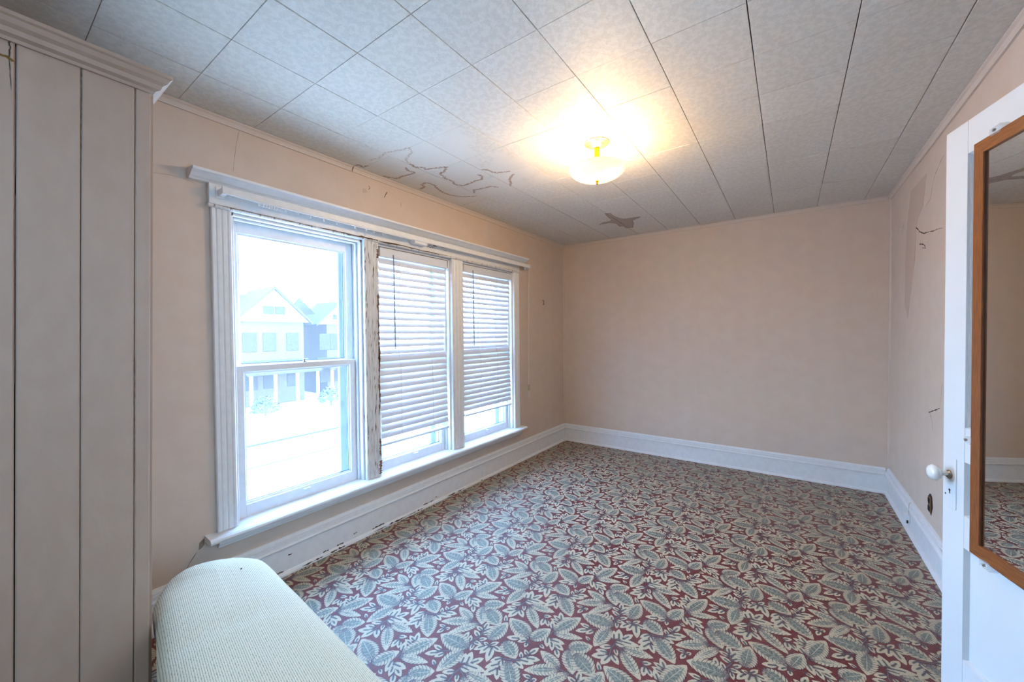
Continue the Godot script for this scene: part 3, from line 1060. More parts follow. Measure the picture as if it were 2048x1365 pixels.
func blinds() -> void:
	var data := [
		[2.018, 2.662, 0.570, 26, "white venetian blind on the middle window, hanging askew and bellied over the sash", [2.49, 2.185], 2.553],
		[1.128, 1.822, 0.625, 27, "white venetian blind on the window nearest the far corner, its bottom rail raised", [1.60, 1.345], 1.705]]
	for d in data:
		var z0: float = d[0]
		var z1: float = d[1]
		var zc := (z0 + z1) * 0.5
		var b := thing("venetian_blind", d[4], "blind", Vector3(-0.02, 1.90, zc), "white blinds on the two far windows")
		var st := ST()
		box(st, Vector3(-0.043, 1.862, z0), Vector3(0.004, 1.924, z1), 0.003)
		put("headrail", st, M.vinyl, b)
		var n: int = d[3]
		var y0: float = d[2]
		var pitch := (1.846 - y0 - 0.02) / n
		var len := z1 - z0
		var up := slat_mesh(0.050, len, deg_to_rad(-61))
		var lo := slat_mesh(0.050, len, deg_to_rad(-70))
		O = b.position
		for i in n:
			var y := 1.836 - pitch * i
			var t := float(i) / (n - 1)
			var low := y < 1.19
			var s := MeshInstance3D.new()
			s.name = "slat"
			s.mesh = lo if low else up
			s.material_override = M.vinyl
			b.add_child(s, true)
			# the upper part hangs in the recess, the lower part is pushed into the room by the bottom sash
			var x := lerpf(-0.022, -0.050, smoothstep(0.0, 0.5, t)) if not low else -0.024 + 0.012 * smoothstep(1.15, y0, y)
			s.position = Vector3(x, y, zc) - b.position
			var skew := (0.006 if low else 0.0) * (1.0 if n == 26 else 0.5)
			s.rotation = Vector3(skew + (rng.randf() - 0.5) * 0.006, (rng.randf() - 0.5) * 0.01, 0)
		st = ST()
		box(st, Vector3(-0.034, y0 - 0.016, z0), Vector3(0.012, y0 + 0.002, z1), 0.006)
		var br := put("bottom_rail", st, M.vinyl, b)
		if n == 27:
			br.rotation.x = 0.0
		for zz in d[5]:
			st = ST()
			for e in [0.019, -0.013]:
				var pts := []
				for i in 9:
					var y := lerpf(1.87, y0, i / 8.0)
					var t := i / 8.0
					var x := lerpf(-0.022, -0.050, smoothstep(0.0, 0.5, t)) if y > 1.19 else -0.02
					pts.append(Vector3(x + e, y, zz))
				tube(st, pts, 0.0011, 5)
			put("ladder_cord", st, M.cord, b)
		st = ST()
		tube(st, [Vector3(0.008, 1.885, d[6]), Vector3(0.010, 1.84, d[6]), Vector3(0.010, 1.224, d[6] - 0.004)], 0.0042, 8)
		put("tilt_wand", st, M.wand, b)

func curtain_rod() -> void:
	var r := thing("curtain_rod", "white traverse curtain rod with a drawing cord across the window head", "curtain rod", Vector3(0.05, 2.0, 2.25))
	var st := ST()
	extr(st, [Vector2(0, 0), Vector2(0.008, 0), Vector2(0.010, 0.004), Vector2(0.010, 0.032), Vector2(0.006, 0.036), Vector2(0, 0.036)], Vector3(0.080, 2.003, 0.895), Vector3.RIGHT, Vector3.UP, Vector3.BACK, 2.70)
	put("track", st, M.white, r)
	for z in [3.585, 0.90]:
		st = ST()
		box(st, Vector3(0.0265, 2.000, z - 0.012), Vector3(0.085, 2.030, z + 0.012), 0.002)
		box(st, Vector3(0.0265, 1.992, z - 0.018), Vector3(0.030, 2.046, z + 0.018), 0.001)
		put("bracket", st, M.fleck, r)
	st = ST()
	box(st, Vector3(0.0265, 1.985, 2.30), Vector3(0.082, 2.02, 2.42), 0.002)
	put("bracket", st, M.fleck, r)
	st = ST()
	box(st, Vector3(0.086, 1.9985, 2.45), Vector3(0.091, 2.0035, 3.53), 0.0005)
	put("slide_lip", st, M.vinyl, r)
	for z in [3.438, 3.419, 3.404, 3.391, 3.379, 3.366, 3.354, 3.307, 3.246, 3.178, 3.099, 3.02, 2.899, 2.819, 2.765, 2.699]:
		st = ST()
		box(st, Vector3(0.085, 1.983, z - 0.0045), Vector3(0.091, 1.999, z + 0.0045), 0.0015)
		put("carrier", st, M.vinyl, r)
	for e in [-0.004, 0.005]:
		st = ST()
		tube(st, [Vector3(0.086, 2.005, 0.915 + e), Vector3(0.083, 1.4, 0.925 + e * 0.9), Vector3(0.082, 0.80, 0.930 + e)], 0.0013, 6)
		put("draw_cord", st, M.cord, r)
	st = ST()
	lathe(st, [Vector2(0.0, 0), Vector2(0.007, 0.002), Vector2(0.009, 0.014), Vector2(0.007, 0.028), Vector2(0.010, 0.032), Vector2(0.010, 0.060), Vector2(0.005, 0.068), Vector2(0, 0.069)], Vector3(0.082, 0.735, 0.930), 14)
	put("cord_tension_pulley", st, M.tension, r)
	st = ST()
	var loop := []
	for i in 13:
		var t := TAU * i / 12.0
		loop.append(Vector3(0.082, 0.695 + 0.042 * cos(t), 0.930 + 0.011 * sin(t)))
	tube(st, loop, 0.0016, 6)
	put("cord_loop", st, M.cord, r)

func baseboards() -> void:
	var board := [Vector2(0, 0), Vector2(0.017, 0), Vector2(0.017, 0.150), Vector2(0, 0.150)]
	var cap := [Vector2(0, 0), Vector2(0.026, 0), Vector2(0.0285, 0.004), Vector2(0.026, 0.009), Vector2(0.0205, 0.013), Vector2(0.0205, 0.030), Vector2(0.0145, 0.0315), Vector2(0.0145, 0.037), Vector2(0.0175, 0.039), Vector2(0.0165, 0.044), Vector2(0.011, 0.048), Vector2(0.008, 0.055), Vector2(0, 0.0565)]
	var shoe := [Vector2(0, 0), Vector2(0.017, 0), Vector2(0.0165, 0.008), Vector2(0.012, 0.015), Vector2(0.006, 0.0195), Vector2(0, 0.021)]
	var runs := [
		["baseboard_left", "tall white baseboard under the windows with chipped shoe molding", Vector3(0, 0, 0.0), Vector3.RIGHT, Vector3.BACK, 0.0, ZF, M.white],
		["baseboard_back", "tall white baseboard along the far wall", Vector3(0, 0, 0), Vector3.BACK, Vector3.RIGHT, 0.017, W - 0.017, M.white],
		["baseboard_right", "tall white baseboard along the right wall behind the door", Vector3(W, 0, 0), Vector3.LEFT, Vector3.BACK, 0.0, 2.97, M.white]]
	for r in runs:
		var b := thing(r[0], r[1], "baseboard", Vector3.ZERO, "", true)
		var u: Vector3 = r[3]
		var w: Vector3 = r[4]
		var s: float = r[5]
		var e: float = r[6]
		var st := ST()
		extr(st, board, r[2] + w * s, u, Vector3.UP, w, e - s)
		put("board", st, r[7], b)
		st = ST()
		extr(st, cap, r[2] + w * (s * 0.5) + Vector3.UP * 0.150, u, Vector3.UP, w, e - s * 0.5 - (0.008 if s > 0.0 else 0.0))
		put("cap_molding", st, r[7], b)
		st = ST()
		var s2 := 0.004
		var e2 := e
		if r[0] == "baseboard_left":
			e2 = 3.72
		extr(st, shoe, r[2] + u * 0.017 + w * (s + s2), u, Vector3.UP, w, e2 - s - s2)
		put("quarter_round", st, r[7], b)

func lamp() -> void:
	var c := Vector3(1.393, H, 2.219)
	var l := thing("ceiling_lamp", "lit brass ceiling lamp with a frosted alabaster glass bowl", "lamp", c)
	var st := ST()
	lathe(st, [Vector2(0.0, -0.030), Vector2(0.016, -0.030), Vector2(0.026, -0.027), Vector2(0.036, -0.019), Vector2(0.041, -0.010), Vector2(0.046, -0.0085), Vector2(0.064, -0.0075), Vector2(0.071, -0.005), Vector2(0.072, -0.0015)], c, 40)
	put("canopy", st, M.canopy, l)
	st = ST()
	lathe(st, [Vector2(0.0165, -0.165), Vector2(0.0165, -0.034), Vector2(0.012, -0.028)], c, 24)
	put("stem", st, M.brass, l)
	st = ST()
	var pr := []
	for i in 17:
		var t := i / 16.0
		pr.append(Vector2(0.155 * sin(t * PI * 0.5), -0.214 + 0.066 * pow(1.0 - cos(t * PI * 0.5), 0.9)))
	var inner := []
	for i in 17:
		inner.append(Vector2(maxf(0.0, pr[16 - i].x - 0.004), pr[16 - i].y + 0.004 * (1.0 - float(16 - i) / 16.0)))
	pr.append_array([Vector2(0.156, -0.145)])
	pr.append_array(inner)
	lathe(st, pr, c, 56)
	put("glass_bowl", st, M.bowl, l)
	st = ST()
	lathe(st, [Vector2(0, -0.236), Vector2(0.005, -0.234), Vector2(0.007, -0.228), Vector2(0.005, -0.223), Vector2(0.010, -0.219), Vector2(0.011, -0.2145), Vector2(0, -0.2135)], c, 16)
	put("finial", st, M.brass, l)
	var bm := mat(Color(1, 0.95, 0.85), 0.4)
	bm.emission_enabled = true
	bm.emission = Color(1.0, 0.80, 0.50)
	bm.emission_energy_multiplier = 8.0
	for s in [-1.0, 1.0]:
		st = ST()
		lathe(st, [Vector2(0, -0.024), Vector2(0.014, -0.022), Vector2(0.023, -0.010), Vector2(0.024, 0.002), Vector2(0.016, 0.018), Vector2(0.012, 0.026), Vector2(0, 0.027)], c + Vector3(0.062 * s, -0.166, 0.0), 16)
		put("bulb", st, bm, l)
		var o := OmniLight3D.new()
		o.name = "bulb_light"
		o.light_color = Color(1.0, 0.84, 0.62)
		o.light_energy = 0.30
		o.light_size = 0.024
		o.omni_range = 8.0
		o.omni_attenuation = 2.0
		o.shadow_enabled = true
		l.add_child(o, true)
		o.position = Vector3(0.062 * s, -0.166, 0.0)

func closet() -> void:
	var c := thing("closet", "tall closet of upright painted boards with a crown molding at left edge", "closet", Vector3(0.31, 0, 4.4))
	var X := 0.62
	var lean := -0.021           # the old boards stand out of plumb
	var zs := [3.976, 4.0125, 4.1265, 4.2440, 4.362, 4.482, 4.60, 4.72]
	var y0 := 0.0
	var y1 := 2.135
	for i in zs.size() - 1:
		var st := ST()
		var g := 0.0007
		var a: float = zs[i] + (0.0 if i == 0 else g)
		var b: float = zs[i + 1] - g
		if i == 2:
			b -= 0.0008
		var pr := [Vector2(-0.02, a), Vector2(-0.003, a), Vector2(0.0, a + 0.003), Vector2(0.0, b - 0.003), Vector2(-0.003, b), Vector2(-0.02, b)]
		# lean: foot and head are shifted against each other
		extr(st, pr, Vector3(X, y0, lean * (y0 - 1.3)), Vector3.RIGHT, Vector3.BACK, Vector3(0, 1, lean), y1 - y0)
		put("board", st, M.closet, c)
	var st2 := ST()
	extr(st2, [Vector2(0.028, 3.985), Vector2(X - 0.021, 3.985), Vector2(X - 0.021, 4.72), Vector2(0.028, 4.72)], Vector3(0, 0, -lean * 1.3), Vector3.RIGHT, Vector3.BACK, Vector3(0, 1, lean), 2.13)
	put("carcass", st2, M.seam, c)
	st2 = ST()
	extr(st2, [Vector2(0.028, 3.966), Vector2(X - 0.0205, 3.966), Vector2(X - 0.0205, 3.984), Vector2(0.028, 3.984)], Vector3(0, 0.02, -lean * 1.3), Vector3.RIGHT, Vector3.BACK, Vector3(0, 1, lean), 2.11)
	put("door", st2, M.closet, c)
	# crown: mitred round the corner, so side run and end return are each swept
	var prf := [Vector2(0, 0), Vector2(0.006, 0), Vector2(0.010, 0.008), Vector2(0.020, 0.014), Vector2(0.024, 0.026), Vector2(0.034, 0.034), Vector2(0.040, 0.046), Vector2(0.046, 0.050), Vector2(0.046, 0.060), Vector2(0, 0.060)]
	var zc := 3.960
	st2 = ST()
	for i in prf.size() - 1:
		var p: Vector2 = prf[i]
		var q: Vector2 = prf[i + 1]
		var yb := 2.098
		var a0 := Vector3(X + p.x, yb + p.y, zc - p.x)
		var b0 := Vector3(X + q.x, yb + q.y, zc - q.x)
		var a1 := Vector3(X + p.x, yb + p.y, 4.72)
		var b1 := Vector3(X + q.x, yb + q.y, 4.72)
		var n := (a1 - a0).cross(b0 - a0).normalized()
		if n.dot(Vector3(1, -0.3, 0)) < 0.0 and i < prf.size() - 2:
			n = -n
		if i == prf.size() - 2:
			n = Vector3.UP
		tri(st2, a0, b0, b1, n)
		tri(st2, a0, b1, a1, n)
		var a2 := Vector3(0.03, yb + p.y, zc - p.x)
		var b2 := Vector3(0.03, yb + q.y, zc - q.x)
		n = Vector3(0, n.y, -absf(n.x)) if i < prf.size() - 2 else Vector3.UP
		tri(st2, a0, b0, b2, n)
		tri(st2, a0, b2, a2, n)
	put("crown_molding", st2, M.closet, c)
	st2 = ST()
	box(st2, Vector3(0.03, 2.140, 3.965), Vector3(X, 2.155, 4.72))
	put("top_board", st2, M.closet, c)
	# a split and a smear of ochre filler near the top of the second board
	st2 = ST()
	ribbon(st2, [Vector3(X, 2.10, 4.238), Vector3(X, 2.085, 4.2365), Vector3(X, 2.06, 4.2385), Vector3(X, 2.02, 4.238), Vector3(X, 1.97, 4.2365)], 0.0038, 0.0008, Vector3.RIGHT)
	put("split", st2, M.crack, c)
	st2 = ST()
	ribbon(st2, [Vector3(X, 2.058, 4.262), Vector3(X, 2.056, 4.245), Vector3(X, 2.050, 4.230)], 0.007, 0.006, Vector3.RIGHT, 0.0009, 0.2)
	put("filler_smear", st2, M.ochre, c)
	# dark slots where the paint has opened along the joints
	for s in [[4.244, 2.09, 1.75, 0.0016], [4.244, 1.70, 1.20, 0.0013], [4.1265, 2.09, 1.86, 0.0014], [4.0125, 1.27, 0.86, 0.0013]]:
		st2 = ST()
		var pp := []
		for i in 9:
			var y: float = lerpf(s[1], s[2], i / 8.0)
			pp.append(Vector3(X - 0.0008, y, s[0] + lean * (y - 1.3)))
		ribbon(st2, pp, s[3], s[3] * 0.7, Vector3.RIGHT, 0.0009, 0.5)
		put("open_joint", st2, M.chip, c)

func bench() -> void:
	var b := thing("upholstered_bench", "cream ribbed fabric bench with rounded end below the window", "bench", Vector3(0.9, 0, 3.83))
	# outline seen from above, walked round; each point is also pushed in for the crowned top and the tucked foot
	var out := [Vector2(1.98, 3.735), Vector2(1.70, 3.712), Vector2(1.403, 3.688), Vector2(1.143, 3.668), Vector2(0.90, 3.648), Vector2(0.735, 3.636), Vector2(0.62, 3.626), Vector2(0.534, 3.624), Vector2(0.465, 3.640), Vector2(0.412, 3.668), Vector2(0.365, 3.723), Vector2(0.336, 3.783), Vector2(0.333, 3.845), Vector2(0.377, 3.900), Vector2(0.51, 3.957), Vector2(0.62, 3.974), Vector2(0.743, 4.000), Vector2(0.918, 4.035), Vector2(1.2, 4.088), Vector2(1.6, 4.165), Vector2(1.98, 4.24)]
	var fine := []
	for i in out.size() - 1:
		var steps := maxi(2, int(out[i].distance_to(out[i + 1]) / 0.022))
		for k in steps:
			fine.append((out[i] as Vector2).cubic_interpolate(out[i + 1], out[maxi(i - 1, 0)], out[mini(i + 2, out.size() - 1)], float(k) / steps))
	fine.append(out[-1])
	out = fine
	var levels := [[0.10, 0.012], [0.13, 0.002], [0.26, 0.0], [0.36, -0.006], [0.395, 0.004], [0.416, 0.018], [0.430, 0.045], [0.439, 0.085], [0.443, 0.13], [0.444, 0.30]]
	var rows := []
	for lv in levels:
		var row := []
		for i in out.size():
			var p: Vector2 = out[i]
			var ax := Geometry2D.get_closest_point_to_segment(p, Vector2(0.52, 3.79), Vector2(1.98, 3.99))
			var d := ax - p
			var roll := 1.0 + 1.3 * (1.0 - smoothstep(0.40, 0.60, p.x))
			var k := minf(lv[1] * roll, d.length())
			var q := p + d.normalized() * k
			var yy: float = lv[0]
			# a pulled crease that crosses the seat from the near side
			if lv[0] > 0.39:
				var s := q.x - 0.945 + 0.03 * sin((q.y - 3.85) * 9.0)
				var k2 := smoothstep(0.39, 0.44, lv[0]) * smoothstep(3.70, 3.85, q.y)
				yy += k2 * (0.004 * exp(-pow(s / 0.018, 2.0)) - 0.006 * exp(-pow((s + 0.05) / 0.045, 2.0)))
			row.append(Vector3(q.x, yy, q.y))
		rows.append(row)
	# smooth normals by averaging the faces round each point
	var acc := {}
	var n_r := rows.size()
	var n_c := out.size()
	var c0 := Vector3(1.2, 0.2, 3.85)
	for i in n_r - 1:
		for j in n_c - 1:
			var q := [rows[i][j], rows[i][j + 1], rows[i + 1][j + 1], rows[i + 1][j]]
			var n: Vector3 = (q[2] - q[0]).cross(q[3] - q[1])
			if n.dot((q[0] + q[2]) * 0.5 - c0) < 0.0:
				n = -n
			for k in [[i, j], [i, j + 1], [i + 1, j + 1], [i + 1, j]]:
				acc[k] = acc.get(k, Vector3.ZERO) + n
	var st := ST()
	uvm = 3
	for i in n_r - 1:
		for j in n_c - 1:
			var a := [i, j]
			var e := [i, j + 1]
			var f := [i + 1, j + 1]
			var g := [i + 1, j]
			tri3(st, rows[i][j], rows[i][j + 1], rows[i + 1][j + 1], acc[a].normalized(), acc[e].normalized(), acc[f].normalized())
			tri3(st, rows[i][j], rows[i + 1][j + 1], rows[i + 1][j], acc[a].normalized(), acc[f].normalized(), acc[g].normalized())
	# end and underside close the body
	for i in n_r - 1:
		tri(st, rows[i][0], rows[i + 1][0], rows[i + 1][n_c - 1], Vector3.RIGHT)
		tri(st, rows[i][0], rows[i + 1][n_c - 1], rows[i][n_c - 1], Vector3.RIGHT)
	for j in n_c - 1:
		tri(st, rows[0][j], rows[0][j + 1], Vector3(1.0, 0.10, 3.85), Vector3.DOWN)
	uvm = 0
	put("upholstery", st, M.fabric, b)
	st = ST()
	tube(st, [Vector3(0.60, 0.4435, 3.73), Vector3(0.6025, 0.4435, 3.732)], 0.0028, 6)
	put("burn_mark", st, M.chip, b)
	for q in [Vector2(0.55, 3.72), Vector2(0.52, 3.86), Vector2(1.85, 3.79), Vector2(1.85, 4.12)]:
		st = ST()
		lathe(st, [Vector2(0.0, 0), Vector2(0.015, 0.0), Vector2(0.022, 0.101), Vector2(0, 0.1015)], Vector3(q.x, 0.0005, q.y), 14)
		put("leg", st, M.barewood, b)

func ring_panel(st: SurfaceTool, x0: float, x1: float, y0: float, y1: float, dep: float, wd: float) -> void:   # sloped molding round a recess in a door face at z = 0
	var a := [Vector3(x0, y0, 0), Vector3(x1, y0, 0), Vector3(x1, y1, 0), Vector3(x0, y1, 0)]
	var e := [Vector3(x0 + wd * 0.12, y0 + wd * 0.12, -dep), Vector3(x1 - wd * 0.12, y0 + wd * 0.12, -dep), Vector3(x1 - wd * 0.12, y1 - wd * 0.12, -dep), Vector3(x0 + wd * 0.12, y1 - wd * 0.12, -dep)]
	var f := [Vector3(x0 + wd, y0 + wd, -dep), Vector3(x1 - wd, y0 + wd, -dep), Vector3(x1 - wd, y1 - wd, -dep), Vector3(x0 + wd, y1 - wd, -dep)]
	var c := Vector3((x0 + x1) * 0.5, (y0 + y1) * 0.5, 0.4)
	for i in 4:
		var k := (i + 1) % 4
		var n: Vector3 = ((a[k] - a[i]) as Vector3).cross(e[i] - a[i]).normalized()
		if n.dot(c - a[i]) < 0.0:
			n = -n
		tri(st, a[i], a[k], e[k], n)
		tri(st, a[i], e[k], e[i], n)
		n = ((e[k] - e[i]) as Vector3).cross(f[i] - e[i]).normalized()
		if n.z < 0.0:
			n = -n
		tri(st, e[i], e[k], f[k], n)
		tri(st, e[i], f[k], f[i], n)
	tri(st, f[0], f[1], f[2], Vector3.BACK)
	tri(st, f[0], f[2], f[3], Vector3.BACK)

func door_and_mirror() -> void:
	var foot := Vector3(2.72956, 0.0, 2.32229)   # foot of the latch edge
	var ry := deg_to_rad(-75.0)
	var d := thing("door_1", "open white panelled door with porcelain knob, a framed mirror hung on it", "door", foot, "", true)
	d.rotation.y = ry
	O = Vector3.ZERO
	var wd := 0.765
	var st := ST()
	box(st, Vector3(0, 0.012, -0.036), Vector3(0.102, 2.000, 0.0), 0.0015)
	put("stile", st, M.door, d)
	st = ST()
	box(st, Vector3(wd - 0.102, 0.012, -0.036), Vector3(wd, 2.000, 0.0), 0.0015)
	put("stile", st, M.door, d)
	for r in [[0.012, 0.225], [0.600, 0.708], [0.884, 0.998], [1.892, 2.000]]:
		st = ST()
		box(st, Vector3(0.1026, r[0], -0.0355), Vector3(wd - 0.1026, r[1], -0.0004), 0.001)
		put("rail", st, M.door, d)
	for r in [[0.225, 0.600], [0.708, 0.884], [0.998, 1.892]]:
		st = ST()
		ring_panel(st, 0.102, wd - 0.102, r[0], r[1], 0.015, 0.030)
		box(st, Vector3(0.1005, r[0] - 0.002, -0.034), Vector3(wd - 0.1005, r[1] + 0.002, -0.0215))
		put("panel", st, M.door, d)
	# lock: long plate painted over, porcelain knob, keyhole
	st = ST()
	box(st, Vector3(0.013, 0.709, 0.0), Vector3(0.068, 0.883, 0.0022), 0.0018)
	var pl := put("lock_plate", st, M.door, d)
	st = ST()
	tube(st, [Vector3(0.038, 0.769, 0.0015), Vector3(0.038, 0.769, 0.0028)], 0.0042, 12)
	box(st, Vector3(0.0362, 0.757, 0.0015), Vector3(0.0398, 0.768, 0.0027))
	put("keyhole", st, M.dark, pl)
	st = ST()
	tube(st, [Vector3(0.018, 0.750, 0.0015), Vector3(0.018, 0.750, 0.0027)], 0.003, 10)
	put("screw_hole", st, M.dark, pl)
	st = ST()
	lathe(st, [Vector2(0.0145, 0.0), Vector2(0.0145, 0.003), Vector2(0.010, 0.006), Vector2(0.009, 0.008)], Vector3(0.037, 0.822, 0.002), 20, Vector3.BACK)
	put("rose", st, M.steel, d)
	st = ST()
	lathe(st, [Vector2(0.008, 0.004), Vector2(0.008, 0.018), Vector2(0.0095, 0.025), Vector2(0.014, 0.0285), Vector2(0.0225, 0.033), Vector2(0.0272, 0.041), Vector2(0.0265, 0.048), Vector2(0.021, 0.0545), Vector2(0.012, 0.058), Vector2(0.0, 0.059)], Vector3(0.037, 0.825, 0.0), 32, Vector3.BACK)
	put("knob", st, M.porcelain, d)
	for y in [0.28, 1.72]:
		st = ST()
		tube(st, [Vector3(wd + 0.004, y - 0.045, 0.002), Vector3(wd + 0.004, y + 0.045, 0.002)], 0.006, 10)
		put("hinge", st, M.steel, d)
	# silvery streaks down the recess of the tall panel
	st = ST()
	for k in 26:
		var y := 1.05 + 0.82 * rng.randf()
		var x := 0.1025 + 0.0007 * rng.randf()
		ribbon(st, [Vector3(x, y, -0.004 - 0.008 * rng.randf()), Vector3(x + 0.0007, y - 0.03 - 0.06 * rng.randf(), -0.004 - 0.008 * rng.randf())], 0.004, 0.0025, Vector3.RIGHT, 0.0012, 0.5)
	put("silvery_streaks", st, M.fleck, d)

	# door casing round the doorway
	var t := thing("trim_5", "white casing round the doorway beside the hinged edge of the door", "door casing", Vector3(W, 0, 3.45), "", true)
	st = ST()
	box(st, Vector3(W - 0.022, 0.0, 2.975), Vector3(W, 2.03, 3.058), 0.003)
	put("side_casing", st, M.white, t)
	st = ST()
	box(st, Vector3(W - 0.022, 0.0, 3.842), Vector3(W, 2.03, 3.93), 0.003)
	put("side_casing", st, M.white, t)
	st = ST()
	box(st, Vector3(W - 0.024, 2.031, 2.965), Vector3(W, 2.13, 3.94), 0.003)
	put("head_casing", st, M.white, t)

	# mirror
	var bas := Basis(Vector3.UP, ry)
	var s0 := 0.385
	var mpos := foot + bas * Vector3(s0, 0.620, 0.0035)
	var m := thing("wall_mirror", "tall mirror in a flat brown oak frame hung on the white door", "mirror", mpos)
	m.rotation.y = ry - deg_to_rad(0.8)
	O = Vector3.ZERO
	var hw := 0.215
	var hh := 1.275
	var fw := 0.038
	var th := 0.021
	for k in 4:
		st = ST()
		var A: Array
		if k == 0:
			A = [Vector2(-hw, 0), Vector2(-hw + fw, fw), Vector2(-hw + fw, hh - fw), Vector2(-hw, hh)]
		elif k == 1:
			A = [Vector2(hw, 0), Vector2(hw, hh), Vector2(hw - fw, hh - fw), Vector2(hw - fw, fw)]
		elif k == 2:
			A = [Vector2(-hw, 0), Vector2(hw, 0), Vector2(hw - fw, fw), Vector2(-hw + fw, fw)]
		else:
			A = [Vector2(-hw, hh), Vector2(-hw + fw, hh - fw), Vector2(hw - fw, hh - fw), Vector2(hw, hh)]
		extr(st, A, Vector3(0, 0, 0.002), Vector3.RIGHT, Vector3.UP, Vector3.BACK, th)
		put("frame_side", st, M.oak0 if k < 2 else M.oak1, m)
	st = ST()
	box(st, Vector3(-hw + fw - 0.006, fw - 0.006, 0.003), Vector3(hw - fw + 0.006, hh - fw + 0.006, 0.0165))
	put("mirror_glass", st, M.mirror, m)
	st = ST()   # dark strips coloured as the frame's reflection at the glass edge
	for e in [-1.0, 1.0]:
		box(st, Vector3(e * (hw - fw), fw, 0.0165), Vector3(e * (hw - fw - 0.0025), hh - fw, 0.0185))
	put("reflection_strip", st, M.oak_reflection, m)
	for q in [[-0.131, hh + 0.006, 0.02, 0.012], [-hw - 0.010, 0.351, 0.012, 0.012], [-0.150, -0.008, 0.02, 0.012]]:
		st = ST()
		box(st, Vector3(q[0] - q[2], q[1] - q[3], 0.0), Vector3(q[0] + q[2], q[1] + q[3], 0.027), 0.004)
		var cp := put("mirror_clip", st, M.clear, m)
		st = ST()
		lathe(st, [Vector2(0.0045, 0.024), Vector2(0.0045, 0.0285), Vector2(0.0, 0.0295)], Vector3(q[0] - (0.006 if q[2] < 0.015 else 0.0), q[1], 0.0), 10, Vector3.BACK)
		put("screw", st, M.steel, cp)

func zy(a: Array, x: float) -> Array:   # millimetre pairs (z, y) on a wall at x
	var r := []
	for i in range(0, a.size(), 2):
		r.append(Vector3(x, a[i + 1] * 0.001, a[i] * 0.001))
	return r

